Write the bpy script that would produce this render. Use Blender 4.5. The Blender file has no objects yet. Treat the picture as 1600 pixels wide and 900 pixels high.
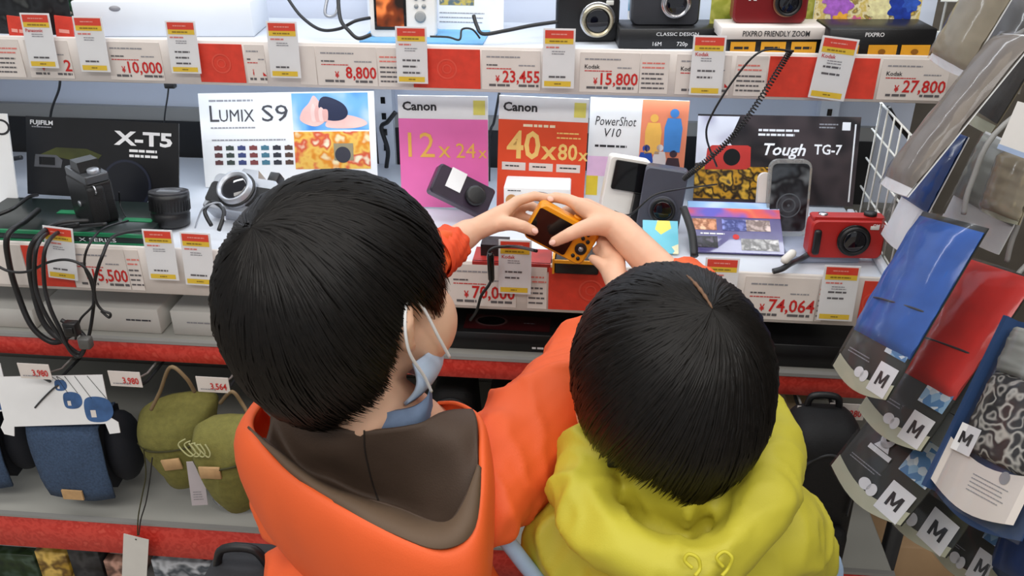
import bpy, bmesh, math, random
import numpy as np
from mathutils import Vector, Matrix, noise
random.seed(7); rng = np.random.default_rng(7)
scene = bpy.context.scene
COL = scene.collection
R = math.radians
# ------------------------------------------------------------------ camera
CAM_H = 1.42; FPX = 1400.0; PITCH = R(28); YAW = R(5.4)
FW = Vector((-math.sin(YAW)*math.cos(PITCH), math.cos(YAW)*math.cos(PITCH), -math.sin(PITCH)))
RT = Vector((math.cos(YAW), math.sin(YAW), 0)); UP = RT.cross(FW)
CP = Vector((0, 0, CAM_H))
cd = bpy.data.cameras.new('camera'); cam = bpy.data.objects.new('camera', cd); COL.objects.link(cam)
cd.sensor_width = 36; cd.lens = 36*FPX/1600; cd.clip_start = .02
cam.matrix_world = Matrix.Translation(CP) @ Matrix((RT, UP, -FW)).transposed().to_4x4()
scene.camera = cam
# ------------------------------------------------------------------ world, light, exposure
scene.view_settings.view_transform = 'Standard'; scene.view_settings.look = 'None'
scene.view_settings.gamma = 1; scene.view_settings.use_curve_mapping = False
scene.view_settings.exposure = 0.0
wd = bpy.data.worlds.new('store_air'); scene.world = wd; wd.use_nodes = True
wd.node_tree.nodes['Background'].inputs[0].default_value = (.93, .96, 1, 1)
wd.node_tree.nodes['Background'].inputs[1].default_value = .42
def area(name, loc, sx, sy, power, col, target=None):
    l = bpy.data.lights.new(name, 'AREA'); l.shape = 'RECTANGLE'; l.size = sx; l.size_y = sy; l.energy = power; l.color = col
    o = bpy.data.objects.new(name, l); COL.objects.link(o); o.location = loc
    if target: o.rotation_euler = (Vector(target)-Vector(loc)).to_track_quat('-Z', 'Y').to_euler()
    return o
area('ceiling_lamp_row', (-.1, .55, 2.75), 3.6, .5, 26, (1, .97, .93))
area('ceiling_lamp_row_rear', (-.1, -.9, 2.75), 3.6, .5, 48, (1, .97, .93))
area('shelf_lamp_strip', (-.25, 1.40, 1.042), 1.5, .03, 1.4, (.86, .93, 1))
area('upper_shelf_lamp_strip', (-.25, 1.36, 1.62), 1.7, .04, 4.0, (.9, .95, 1), (-.25, 1.42, 1.1))

# ------------------------------------------------------------------ pixel -> place
def ray(u, v): return FW + RT*((u-800)/FPX) + UP*((450-v)/FPX)
def PY(u, v, y): d = ray(u, v); return CP + d*(y/d.y)
def PZ(u, v, z): d = ray(u, v); return CP + d*((z-CAM_H)/d.z)
def PX(u, v, x): d = ray(u, v); return CP + d*(x/d.x)
def PD(u, v, t): return CP + ray(u, v)*t
# ------------------------------------------------------------------ materials
MATS = {}
def lin(c):
    r = []
    for x in c[:3]:
        x /= 255.0; r.append(x/12.92 if x <= .04045 else ((x+.055)/1.055)**2.4)
    return (*r, 1)
def mat(name, rgb, rough=.5, metal=0, var=.08, vscale=30, bump=0, bscale=200, coat=0, spec=.5, emit=0, sheen=0):
    if name in MATS: return MATS[name]
    m = bpy.data.materials.new(name); m.use_nodes = True; nt = m.node_tree; b = nt.nodes['Principled BSDF']
    c = lin(rgb); tc = nt.nodes.new('ShaderNodeTexCoord')
    n = nt.nodes.new('ShaderNodeTexNoise'); n.inputs['Scale'].default_value = vscale; n.inputs['Detail'].default_value = 3
    nt.links.new(tc.outputs['Object'], n.inputs['Vector'])
    rp = nt.nodes.new('ShaderNodeValToRGB')
    rp.color_ramp.elements[0].position = .3; rp.color_ramp.elements[1].position = .7
    rp.color_ramp.elements[0].color = tuple(max(0, x*(1-var)) for x in c[:3])+(1,)
    rp.color_ramp.elements[1].color = tuple(min(1, x*(1+var)) for x in c[:3])+(1,)
    nt.links.new(n.outputs['Fac'], rp.inputs['Fac']); nt.links.new(rp.outputs['Color'], b.inputs['Base Color'])
    b.inputs['Roughness'].default_value = rough; b.inputs['Metallic'].default_value = metal
    b.inputs['Specular IOR Level'].default_value = spec; b.inputs['Coat Weight'].default_value = coat
    if sheen: b.inputs['Sheen Weight'].default_value = sheen
    if emit:
        nt.links.new(rp.outputs['Color'], b.inputs['Emission Color']); b.inputs['Emission Strength'].default_value = emit
    if bump:
        n2 = nt.nodes.new('ShaderNodeTexNoise'); n2.inputs['Scale'].default_value = bscale; n2.inputs['Detail'].default_value = 4
        nt.links.new(tc.outputs['Object'], n2.inputs['Vector'])
        bp = nt.nodes.new('ShaderNodeBump'); bp.inputs['Strength'].default_value = bump; bp.inputs['Distance'].default_value = .002
        nt.links.new(n2.outputs['Fac'], bp.inputs['Height']); nt.links.new(bp.outputs['Normal'], b.inputs['Normal'])
    MATS[name] = m; return m
def picmat(name, cols, scale=30, rough=.3, kind='noise', emit=0, detail=2):
    """printed picture: patches of several colours"""
    if name in MATS: return MATS[name]
    m = bpy.data.materials.new(name); m.use_nodes = True; nt = m.node_tree; b = nt.nodes['Principled BSDF']
    tc = nt.nodes.new('ShaderNodeTexCoord')
    if kind == 'noise':
        n = nt.nodes.new('ShaderNodeTexNoise'); n.inputs['Detail'].default_value = detail; out = 'Fac'
    else:
        n = nt.nodes.new('ShaderNodeTexVoronoi'); out = 'Color'
    n.inputs['Scale'].default_value = scale
    nt.links.new(tc.outputs['Object'], n.inputs['Vector'])
    rp = nt.nodes.new('ShaderNodeValToRGB'); cr = rp.color_ramp
    cr.interpolation = 'EASE' if kind == 'noise' else 'CONSTANT'
    lo, hi = (.3, .7) if kind == 'noise' else (.12, .88)
    k = len(cols)
    for i, c in enumerate(cols):
        pos = lo + (hi-lo)*i/max(1, k-1) if kind == 'noise' else i/k
        e = cr.elements[i] if i < 2 else cr.elements.new(pos)
        e.position = pos
    for i, c in enumerate(cols): cr.elements[i].color = lin(c)
    nt.links.new(n.outputs[out], rp.inputs['Fac']); nt.links.new(rp.outputs['Color'], b.inputs['Base Color'])
    b.inputs['Roughness'].default_value = rough
    if emit:
        nt.links.new(rp.outputs['Color'], b.inputs['Emission Color']); b.inputs['Emission Strength'].default_value = emit
    MATS[name] = m; return m
def clearmat(name, tint=(255, 255, 255), gloss=.12, rough=.08, milky=0):
    if name in MATS: return MATS[name]
    m = bpy.data.materials.new(name); m.use_nodes = True; nt = m.node_tree
    nt.nodes.remove(nt.nodes['Principled BSDF']); out = nt.nodes['Material Output']
    t = nt.nodes.new('ShaderNodeBsdfTransparent'); t.inputs[0].default_value = lin(tint)
    g = nt.nodes.new('ShaderNodeBsdfGlossy'); g.inputs['Roughness'].default_value = rough; g.inputs[0].default_value = (1, 1, 1, 1)
    tc = nt.nodes.new('ShaderNodeTexCoord'); nz = nt.nodes.new('ShaderNodeTexNoise'); nz.inputs['Scale'].default_value = 22
    bp = nt.nodes.new('ShaderNodeBump'); bp.inputs['Strength'].default_value = .5; bp.inputs['Distance'].default_value = .004
    nt.links.new(tc.outputs['Object'], nz.inputs['Vector']); nt.links.new(nz.outputs['Fac'], bp.inputs['Height'])
    nt.links.new(bp.outputs['Normal'], g.inputs['Normal'])
    fr = nt.nodes.new('ShaderNodeLayerWeight'); fr.inputs['Blend'].default_value = .25
    ma = nt.nodes.new('ShaderNodeMath'); ma.operation = 'MULTIPLY_ADD'; ma.inputs[1].default_value = .5; ma.inputs[2].default_value = gloss
    nt.links.new(fr.outputs['Fresnel'], ma.inputs[0])
    mx = nt.nodes.new('ShaderNodeMixShader'); nt.links.new(ma.outputs[0], mx.inputs[0])
    nt.links.new(t.outputs[0], mx.inputs[1]); nt.links.new(g.outputs[0], mx.inputs[2]); last = mx
    if milky:
        d = nt.nodes.new('ShaderNodeBsdfDiffuse'); d.inputs[0].default_value = lin((225, 225, 222))
        m2 = nt.nodes.new('ShaderNodeMixShader'); m2.inputs[0].default_value = milky
        nt.links.new(mx.outputs[0], m2.inputs[1]); nt.links.new(d.outputs[0], m2.inputs[2]); last = m2
    nt.links.new(last.outputs[0], out.inputs[0]); MATS[name] = m; return m
def stripemat(name, rgb, rgb2, scale, axis='X', rough=.8, dist=2.0, bump=.3):
    if name in MATS: return MATS[name]
    m = mat(name, rgb, rough); nt = m.node_tree; b = nt.nodes['Principled BSDF']
    w = nt.nodes.new('ShaderNodeTexWave'); w.bands_direction = axis; w.inputs['Scale'].default_value = scale; w.inputs['Distortion'].default_value = dist
    w.inputs['Detail'].default_value = 3
    tc = [n for n in nt.nodes if n.type == 'TEX_COORD'][0]; nt.links.new(tc.outputs['Object'], w.inputs['Vector'])
    rp = nt.nodes.new('ShaderNodeValToRGB'); rp.color_ramp.elements[0].color = lin(rgb); rp.color_ramp.elements[1].color = lin(rgb2)
    nt.links.new(w.outputs['Fac'], rp.inputs[0]); nt.links.new(rp.outputs[0], b.inputs['Base Color'])
    bp = nt.nodes.new('ShaderNodeBump'); bp.inputs['Strength'].default_value = bump; bp.inputs['Distance'].default_value = .0006
    nt.links.new(w.outputs['Fac'], bp.inputs['Height']); nt.links.new(bp.outputs['Normal'], b.inputs['Normal'])
    return m
# ------------------------------------------------------------------ mesh builder
class MB:
    def __init__(s): s.v = []; s.f = []; s.m = []; s.smooth = []
    def add(s, v, f, M=None, mi=0, sm=False):
        o = len(s.v)
        s.v += [tuple(M @ Vector(p)) for p in v] if M is not None else [tuple(p) for p in v]
        s.f += [tuple(i+o for i in q) for q in f]; s.m += [mi]*len(f); s.smooth += [sm]*len(f); return s
    def box(s, x0, x1, y0, y1, z0, z1, M=None, mi=0):
        v = [(x, y, z) for x in (x0, x1) for y in (y0, y1) for z in (z0, z1)]
        return s.add(v, [(0, 1, 3, 2), (4, 6, 7, 5), (0, 4, 5, 1), (2, 3, 7, 6), (0, 2, 6, 4), (1, 5, 7, 3)], M, mi)
    def rbox(s, x0, x1, y0, y1, z0, z1, r=.003, seg=2, M=None, mi=0):
        bm = bmesh.new(); bmesh.ops.create_cube(bm, size=1)
        for w in bm.verts: w.co = Vector(((x0+x1)/2+w.co.x*(x1-x0), (y0+y1)/2+w.co.y*(y1-y0), (z0+z1)/2+w.co.z*(z1-z0)))
        r = min(r, .49*min(x1-x0, y1-y0, z1-z0))
        bmesh.ops.bevel(bm, geom=bm.edges[:], offset=r, segments=seg, affect='EDGES', profile=.5)
        bm.verts.index_update(); v = [w.co[:] for w in bm.verts]; f = [[w.index for w in q.verts] for q in bm.faces]; bm.free()
        return s.add(v, f, M, mi, True)
    def prism(s, pts, d0, d1, M=None, mi=0, bev=0):
        """outline in local x,z ; extruded along y from d0 to d1"""
        n = len(pts); v = []; f = []
        if bev:
            cx = sum(p[0] for p in pts)/n; cz = sum(p[1] for p in pts)/n
            def ins(p): 
                dx, dz = p[0]-cx, p[1]-cz; l = math.hypot(dx, dz) or 1; return (p[0]-dx/l*bev, p[1]-dz/l*bev)
            loops = [([ins(p) for p in pts], d0), (pts, d0+bev), (pts, d1-bev), ([ins(p) for p in pts], d1)]
        else: loops = [(pts, d0), (pts, d1)]
        for L, d in loops: v += [(p[0], d, p[1]) for p in L]
        for k in range(len(loops)-1):
            for i in range(n): f.append((k*n+i, k*n+(i+1) % n, (k+1)*n+(i+1) % n, (k+1)*n+i))
        f.append(tuple(range(n-1, -1, -1))); f.append(tuple(range((len(loops)-1)*n, len(loops)*n)))
        return s.add(v, f, M, mi)
    def lathe(s, prof, n=32, M=None, mi=0, sm=True):
        """profile (radius, height) around local z"""
        v = []; f = []
        for r, h in prof: v += [(r*math.cos(2*math.pi*i/n), r*math.sin(2*math.pi*i/n), h) for i in range(n)]
        for k in range(len(prof)-1):
            for i in range(n): f.append((k*n+i, k*n+(i+1) % n, (k+1)*n+(i+1) % n, (k+1)*n+i))
        f.append(tuple(range(n-1, -1, -1))); f.append(tuple(range((len(prof)-1)*n, len(prof)*n)))
        return s.add(v, f, M, mi, sm)
    def tube(s, pts, r, n=8, M=None, mi=0, caps=True):
        P = [Vector(p) for p in pts]; rr = r if isinstance(r, (list, tuple)) else [r]*len(P)
        v = []; f = []; nrm = None
        for i, p in enumerate(P):
            t = (P[min(i+1, len(P)-1)]-P[max(i-1, 0)]); t = t.normalized() if t.length > 1e-9 else Vector((0, 0, 1))
            if nrm is None: nrm = t.orthogonal().normalized()
            else:
                nrm = nrm - t*nrm.dot(t); nrm = nrm.normalized() if nrm.length > 1e-6 else t.orthogonal().normalized()
            b = t.cross(nrm)
            v += [tuple(p+(nrm*math.cos(2*math.pi*k/n)+b*math.sin(2*math.pi*k/n))*rr[i]) for k in range(n)]
        for i in range(len(P)-1):
            for k in range(n): f.append((i*n+k, i*n+(k+1) % n, (i+1)*n+(k+1) % n, (i+1)*n+k))
        if caps: f.append(tuple(range(n-1, -1, -1))); f.append(tuple(range((len(P)-1)*n, len(P)*n)))
        return s.add(v, f, M, mi, True)
    def ell(s, c, rad, n=20, m=12, M=None, mi=0):
        v = []; f = []
        for j in range(m+1):
            t = math.pi*j/m
            for i in range(n):
                p = 2*math.pi*i/n; v.append((c[0]+rad[0]*math.sin(t)*math.cos(p), c[1]+rad[1]*math.sin(t)*math.sin(p), c[2]+rad[2]*math.cos(t)))
        for j in range(m):
            for i in range(n): f.append((j*n+i, (j+1)*n+i, (j+1)*n+(i+1) % n, j*n+(i+1) % n))
        return s.add(v, f, M, mi, True)
    def quad(s, a, b, c, d, mi=0): return s.add([a, b, c, d], [(0, 1, 2, 3)], None, mi)
    def cap(s, pts, rad, n=12, M=None):
        """chain of round cones, closed"""
        P = [Vector(p) for p in pts]; 
        if not isinstance(rad, (list, tuple)): rad = [rad]*len(P)
        t0 = (P[0]-P[1]).normalized(); t1 = (P[-1]-P[-2]).normalized(); q = []; rr = []
        for a in (80, 55, 28): q.append(P[0]+t0*rad[0]*math.sin(R(a))); rr.append(rad[0]*math.cos(R(a)))
        q += P; rr += list(rad)
        for a in (28, 55, 80): q.append(P[-1]+t1*rad[-1]*math.sin(R(a))); rr.append(rad[-1]*math.cos(R(a)))
        return s.tube(q, rr, n, M)
    def mesh(s, name):
        me = bpy.data.meshes.new(name); me.from_pydata(s.v, [], s.f); me.update()
        me.polygons.foreach_set('material_index', s.m); me.polygons.foreach_set('use_smooth', s.smooth); return me
    def build(s, name, mats, parent=None, recalc=True):
        me = s.mesh(name)
        if recalc:
            bm = bmesh.new(); bm.from_mesh(me); bmesh.ops.recalc_face_normals(bm, faces=bm.faces); bm.to_mesh(me); bm.free()
        for m in (mats if isinstance(mats, (list, tuple)) else [mats]): me.materials.append(m)
        o = bpy.data.objects.new(name, me); COL.objects.link(o)
        if parent is not None: o.parent = parent
        return o
def tag(o, label, cat, group=None, kind=None):
    if label: o['label'] = label
    if cat: o['category'] = cat
    if group: o['group'] = group
    if kind: o['kind'] = kind
    return o
def thing(name, label, cat, M=None, group=None):
    o = bpy.data.objects.new(name, None); o.empty_display_size = .02; COL.objects.link(o)
    if M is not None: o.matrix_world = M if isinstance(M, Matrix) else Matrix.Translation(M)
    return tag(o, label, cat, group)
def struct(name, mb, m, label=None, parent=None):
    o = mb.build(name, m, parent)
    if parent is None: o['kind'] = 'structure'; o['label'] = label or name.replace('_', ' ')
    return o
def frame(o, ex, ey, ez): # columns
    return Matrix(((ex.x, ey.x, ez.x, o.x), (ex.y, ey.y, ez.y, o.y), (ex.z, ey.z, ez.z, o.z), (0, 0, 0, 1)))
def smooth_path(pts, k=8, closed=False):
    P = [Vector(p) for p in pts]; n = len(P); out = []
    rg = range(n) if closed else range(n-1)
    for i in rg:
        if closed: a, b, c, d = P[(i-1) % n], P[i], P[(i+1) % n], P[(i+2) % n]
        else: a, b, c, d = P[max(i-1, 0)], P[i], P[i+1], P[min(i+2, n-1)]
        for j in range(k):
            t = j/k; out.append(.5*((2*b)+(c-a)*t+(2*a-5*b+4*c-d)*t*t+(3*b-a-3*c+d)*t*t*t))
    if not closed: out.append(P[-1])
    return out
# ------------------------------------------------------------------ text
TXT = {}
def text_geo(s, bold=0.0, shear=0.0):
    key = (s, bold, shear)
    if key in TXT: return TXT[key]
    c = bpy.data.curves.new('t', 'FONT'); c.body = s; c.size = 1; c.resolution_u = 2; c.offset = bold; c.shear = shear
    o = bpy.data.objects.new('t', c); COL.objects.link(o)
    me = bpy.data.meshes.new_from_object(o.evaluated_get(bpy.context.evaluated_depsgraph_get()))
    v = [w.co[:] for w in me.vertices]; f = [tuple(p.vertices) for p in me.polygons]
    bpy.data.objects.remove(o); bpy.data.curves.remove(c); bpy.data.meshes.remove(me)
    if not v: v = [(0, 0, 0), (.1, 0, 0), (0, .1, 0)]; f = [(0, 1, 2)]
    TXT[key] = (v, f); return TXT[key]
def put_text(mb, s, x, y, h, w=None, z=.0006, bold=.0, shear=0, align='l', rot=0, mi=0):
    """text in local xy facing +z, cap height h, optionally fitted to width w"""
    v, f = text_geo(s, bold, shear)
    x0 = min(p[0] for p in v); x1 = max(p[0] for p in v); y0 = min(0, min(p[1] for p in v)); y1 = max(p[1] for p in v)
    sy = h/max(.3, y1); sx = sy if w is None else w/(x1-x0)
    off = {'l': 0, 'c': -.5, 'r': -1}[align]*(x1-x0)*sx
    ca, sa = math.cos(rot), math.sin(rot); out = []
    for p in v:
        a = (p[0]-x0)*sx+off; b = p[1]*sy; out.append((x+a*ca-b*sa, y+a*sa+b*ca, z))
    mb.add(out, f, None, mi)
def put_rect(mb, x0, y0, x1, y1, z=.0004, mi=0): mb.add([(x0, y0, z), (x1, y0, z), (x1, y1, z), (x0, y1, z)], [(0, 1, 2, 3)], None, mi)
def put_disc(mb, x, y, r, z=.0005, ry=None, n=28, mi=0, r0=0):
    ry = ry or r; k = ry/r
    if r0:
        v = [(x+q*math.cos(2*math.pi*i/n), y+q*k*math.sin(2*math.pi*i/n), z) for q in (r0, r) for i in range(n)]
        mb.add(v, [(i, (i+1) % n, n+(i+1) % n, n+i) for i in range(n)], None, mi)
    else: mb.add([(x+r*math.cos(2*math.pi*i/n), y+ry*math.sin(2*math.pi*i/n), z) for i in range(n)], [tuple(range(n))], None, mi)
def put_poly(mb, pts, z=.0005, mi=0): mb.add([(p[0], p[1], z) for p in pts], [tuple(range(len(pts)))], None, mi)
def put_lines(mb, x0, y0, x1, y1, rows, z=.0005, fill=.45, words=True, mi=0):
    """rows of fine print, too small to read"""
    dy = (y1-y0)/rows
    for r in range(rows):
        yy = y0+dy*(r+.5); hh = dy*fill/2; x = x0; end = x0+(x1-x0)*random.uniform(.75, 1)
        while x < end:
            w = random.uniform(1.2, 4)*hh*2 if words else x1-x0
            put_rect(mb, x, yy-hh, min(x+w, end), yy+hh, z, mi); x += w+hh*random.uniform(.6, 1.2)
# ------------------------------------------------------------------ cards: anything printed and flat
def card_frame(TL, TR, y0, z0, lean=12):
    """leaning card whose foot line is y = y0 at z = z0, top corners seen at pixels TL and TR"""
    n = Vector((0, -math.cos(R(lean)), math.sin(R(lean)))); o = Vector((0, y0, z0))
    def hit(p): d = ray(*p); return CP + d*((o-CP).dot(n)/d.dot(n))
    a, b = hit(TL), hit(TR); ex = (b-a).normalized(); ey = n.cross(ex).normalized()
    w = (b-a).length; h = (a.z+b.z)/2-z0; h = h/max(.3, ey.z)
    return frame(a-ey*h, ex, ey, n), w, h
def pcard(name, label, cat, M, w, h, m, t=.002, group=None):
    root = thing(name, label, cat, M, group); b = MB(); b.box(0, w, 0, h, -t, 0); b.build('board', m, root); return root
def prt(root, name, m, fn, *a, **k):
    b = MB(); fn(b, *a, **k); return b.build(name, m, root, recalc=False)
# ------------------------------------------------------------------ organic bodies: closed pieces melted into one skin
def melt(mb, name, m, parent=None, voxel=.004, smooth=6, disp=None):
    me = mb.mesh('tmp'); o = bpy.data.objects.new('tmp', me); COL.objects.link(o)
    rm = o.modifiers.new('r', 'REMESH'); rm.mode = 'VOXEL'; rm.voxel_size = voxel; rm.use_smooth_shade = True
    if smooth: sm = o.modifiers.new('s', 'SMOOTH'); sm.factor = .5; sm.iterations = smooth
    out = bpy.data.meshes.new_from_object(o.evaluated_get(bpy.context.evaluated_depsgraph_get()))
    bpy.data.objects.remove(o); out.name = name
    if disp:
        ns = [v.normal.copy() for v in out.vertices]
        for v, n in zip(out.vertices, ns): v.co += n*disp(v.co, n)
        out.update()
    out.polygons.foreach_set('use_smooth', [True]*len(out.polygons))
    out.materials.clear()
    for q in (m if isinstance(m, (list, tuple)) else [m]): out.materials.append(q)
    r = bpy.data.objects.new(name, out); COL.objects.link(r)
    if parent is not None: r.parent = parent
    return r
# ------------------------------------------------------------------ palette
WHITE = mat('white_paper', (240, 241, 242), .5, var=.02); CREAM = mat('cream_card', (230, 222, 216), .45, var=.03)
REDC = mat('red_card', (222, 66, 48), .5, var=.10, vscale=60); REDP = mat('red_ink', (205, 40, 38), .5, var=.02)
BLACKP = mat('black_ink', (40, 40, 44), .5, var=.05); FINE = mat('fine_ink', (98, 95, 98), .5, var=.05); GREYP = mat('grey_ink', (150, 150, 156), .5, var=.05)
YEL = mat('yellow_ink', (240, 205, 60), .5, var=.05); ORNG = mat('orange_red_ink', (228, 72, 50), .5, var=.06)
METW = mat('white_enamel', (214, 220, 230), .4, var=.02, vscale=4); METG = mat('grey_enamel', (150, 150, 148), .45, var=.05, vscale=6)
PANEL = mat('pale_panel', (212, 220, 236), .5, var=.02, vscale=3); DARKM = mat('dark_metal', (52, 54, 58), .4, var=.1)
BLK = mat('black_plastic', (22, 22, 24), .38, var=.15, bump=.15, bscale=600); BLKG = mat('gloss_black', (12, 12, 14), .12, var=.1)
CHROME = mat('chrome', (205, 205, 208), .18, metal=1, var=.03); SILV = mat('silver_plastic', (176, 180, 188), .32, metal=.6, var=.05)
GLASS = mat('lens_glass', (10, 12, 22), .04, var=.3, coat=1); CABLE = mat('black_rubber', (26, 26, 28), .45, var=.1)
WIRE = mat('white_wire', (222, 222, 216), .4, var=.05); TXTW = mat('white_ink', (242, 242, 244), .5, var=.01)
CLEAR = clearmat('clear_plastic', (254, 254, 255), .01, .06); CLEARP = clearmat('clear_pouch_plastic', (250, 250, 252), .02, .12, .02)
GREYB = mat('shelf_grey', (172, 172, 166), .5, var=.06, vscale=5)
SHX0, SHX1 = -1.35, .47
# ------------------------------------------------------------------ setting
b = MB(); b.box(-3, 3, -2.5, 2.2, -.05, 0); struct('floor', b, mat('store_floor', (176, 164, 148), .35, var=.06, vscale=3), 'pale beige store floor')
b = MB(); b.box(-3, 3, -2.5, 2.2, 3.0, 3.05); struct('ceiling', b, mat('ceiling_white', (225, 225, 222), .8, var=.02), 'white store ceiling')
b = MB(); b.box(-1.6, .56, 1.60, 1.66, 0, 2.3)
wb = struct('wall_back', b, PANEL, 'pale blue white backing panel of the shelving')
b = MB(); b.box(-1.6, .5, 1.588, 1.60, .90, .925); struct('grey_rail', b, METG, parent=wb)
b = MB(); b.box(-1.6, .5, 1.585, 1.60, .78, .90); struct('dark_gap', b, mat('dark_backing', (30, 31, 34), .7), parent=wb)
b = MB(); b.box(-1.6, .62, 1.57, 1.598, .0, .78); struct('lower_panel', b, mat('lower_grey_panel', (128, 126, 120), .6, var=.04, vscale=4), parent=wb)
for u in (603, 1290, -40):
    x = PY(u, 200, 1.58).x
    b = MB(); b.box(x-.016, x+.016, 1.572, 1.60, .0, 2.2); up_ = struct('slotted_upright', b, METW, parent=wb)
    b = MB()
    for k in range(24): b.box(x-.004, x+.004, 1.5705, 1.574, .86+k*.03, .872+k*.03)
    b.build('slot_row', BLKG, up_)
b = MB(); b.box(1.3, 1.36, -1, 1.66, 0, 2.3); b.box(.56, 1.3, 1.60, 1.66, 0, 2.3); struct('wall_right', b, mat('side_panel_grey', (96, 90, 82), .6, var=.25, vscale=9), 'dark grey brown side panel behind the hanging packages')
def shelf(label, y0, z, y1, th, railz0, railz1, railm, x1=SHX1, lip=None, board=METW):
    t = thing('shelf', label, 'shelf', (0, y0, z), 'shelves of the display unit')
    def P(b, n, m): o = b.build(n, m, t); o.matrix_parent_inverse = t.matrix_basis.inverted(); return o
    b = MB(); b.rbox(SHX0, x1, y0+.006, y1, z-th, z, .003, 1); P(b, 'board', board)
    b = MB(); b.rbox(SHX0, x1, y0, y0+.005, railz0, railz1, .0015, 1); P(b, 'price_rail', railm)
    if lip: b = MB(); b.box(SHX0, x1, y0-.003, y0+.006, lip[0], lip[1]); P(b, 'rail_lip', lip[2])
    for x in (-1.0, -.25, x1-.03):
        b = MB(); b.prism([(y0+.03, z-th), (y1, z-th), (y1, z-th-.05), (y1-.05, z-th-.05)], x-.002, x+.002, Matrix(((0, 1, 0, 0), (1, 0, 0, 0), (0, 0, 1, 0), (0, 0, 0, 1)))); P(b, 'bracket', METG)
    return t
TOPY, MIDY, LOWY, BASY = 1.33, 1.15, 1.15, 1.08
TOPZ, MIDZ, LOWZ, BASZ = 1.10, .835, .672, .362
RAIL = {'top': (TOPY, 1.047, 1.112), 'mid': (MIDY, .772, .846)}
REDRAIL = picmat('red_rail_print', [(206, 52, 42), (222, 72, 60), (206, 52, 42), (226, 84, 70)], 60, .4)
shelf('top white shelf carrying compact cameras', TOPY, TOPZ, 1.57, .022, 1.044, 1.113, CREAM, .56)
shelf('middle white shelf carrying camera posters and demo cameras', MIDY, MIDZ, 1.57, .022, .768, .847, CREAM, .425)
shelf('lower grey shelf with a thin red front holding product boxes', LOWY, LOWZ, 1.56, .02, .644, .680, REDRAIL, .56, (.6795, .685, METG), GREYB)
shelf('bottom grey shelf with a wide red front under the pouches', BASY, BASZ, 1.56, .02, .290, .363, REDRAIL, .5, (.362, .367, METG), GREYB)
b = MB(); b.box(SHX0, .44, 1.10, 1.56, 0, .10); tag(b.build('plinth', METG), 'grey plinth at the foot of the shelving', 'plinth')
# ------------------------------------------------------------------ price rail cards
def xr(rail, u, v=None):
    y, z0, z1 = RAIL[rail]; vv = {'top': 105, 'mid': 445}[rail] + (u-800)*.045; return PY(u, vv, y).x
def rail_card(rail, u0, u1, kind, label, price=None, brand=None, dv=0, name='price_card'):
    y, z0, z1 = RAIL[rail]; x0, x1 = xr(rail, u0), xr(rail, u1); w = x1-x0; h = z1-z0-.006
    M = frame(Vector((x0, y-.0012-dv, z0+.002)), Vector((1, 0, 0)), Vector((0, 0, 1)), Vector((0, -1, 0)))
    root = pcard(name, label, 'price card' if kind != 'red' else 'red card', M, w-.0015, h, {'red': REDC}.get(kind, CREAM), .0008, 'cards on the '+rail+' rail')
    if kind == 'price':
        b = MB(); put_text(b, price, w*.97, h*.20, h*.30, None if len(price) < 2 else w*(.62 if len(price) > 5 else .50), bold=.018, align='r'); b.build('price', REDP, root, recalc=False)
        b = MB(); put_text(b, '¥', w*.30 if len(price) > 5 else w*.36, h*.20, h*.17, w*.07, bold=.02, align='r'); b.build('yen_sign', REDP, root, recalc=False)
        b = MB(); put_lines(b, w*.12, h*.08, w*.48, h*.155, 1, fill=.8); put_lines(b, w*.62, h*.08, w*.97, h*.155, 1, fill=.8)
        if not brand: put_lines(b, w*.08, h*.60, w*.32, h*.66, 1, fill=.6)
        b.build('fine_print', FINE, root, recalc=False)
        b = MB(); put_lines(b, w*.08, h*.80, w*.7, h*.87, 1, fill=.5); put_lines(b, w*.62, h*.60, w*.92, h*.66, 1, fill=.5); b.build('grey_print', GREYP, root, recalc=False)
        b = MB(); put_lines(b, w*.08, h*.52, w*.62, h*.56, 1, fill=.6); b.build('red_print', REDP, root, recalc=False)
        if brand: b = MB(); put_text(b, brand, w*.08, h*.60, h*.10, bold=.012); b.build('brand_name', BLACKP, root, recalc=False)
    elif kind == 'bars':
        b = MB(); put_lines(b, w*.06, h*.08, w*.95, h*.56, 4, fill=.34); b.build('fine_print', FINE, root, recalc=False)
        b = MB(); put_lines(b, w*.06, h*.60, w*.95, h*.82, 2, fill=.34); b.build('red_print', mat('soft_red_ink', (230, 130, 120), .5), root, recalc=False)
    elif kind == 'red':
        b = MB(); put_disc(b, w*.5, h*.5, h*.26, r0=h*.22); put_disc(b, w*.5, h*.5, h*.12, r0=h*.09)
        b.build('faint_emblem', mat('faint_red_ink', (228, 84, 66), .5), root, recalc=False)
    return root
T = 'top'
rail_card(T, -40, 31, 'bars', 'cream fine print card at the far left of the top rail')
rail_card(T, 38, 108, 'price', 'price card behind the two leftmost sale tags, ending in a red 2', '2')
rail_card(T, 165, 252, 'price', 'cream price card reading 10,000 on the top rail', '10,000')
rail_card(T, 308, 381, 'red', 'plain red card directly above the white S9 poster')
rail_card(T, 383, 415, 'price', 'narrow strip of a price card above the S9 lettering', ' ')
rail_card(T, 466, 494, 'blank', 'blank cream card above the middle of the white S9 poster')
rail_card(T, 494, 590, 'price', 'cream price card reading 8,800, below the tangle of cables', '8,800')
rail_card(T, 590, 645, 'bars', 'fine print card behind the tag under the white camera')
rail_card(T, 645, 752, 'red', 'plain red card above the pink poster')
rail_card(T, 753, 846, 'price', 'cream price card reading 23,455, above the orange red poster', '23,455')
rail_card(T, 906, 1000, 'price', 'cream price card reading 15,800, under the gold ringed black camera', '15,800', 'Kodak')
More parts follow.
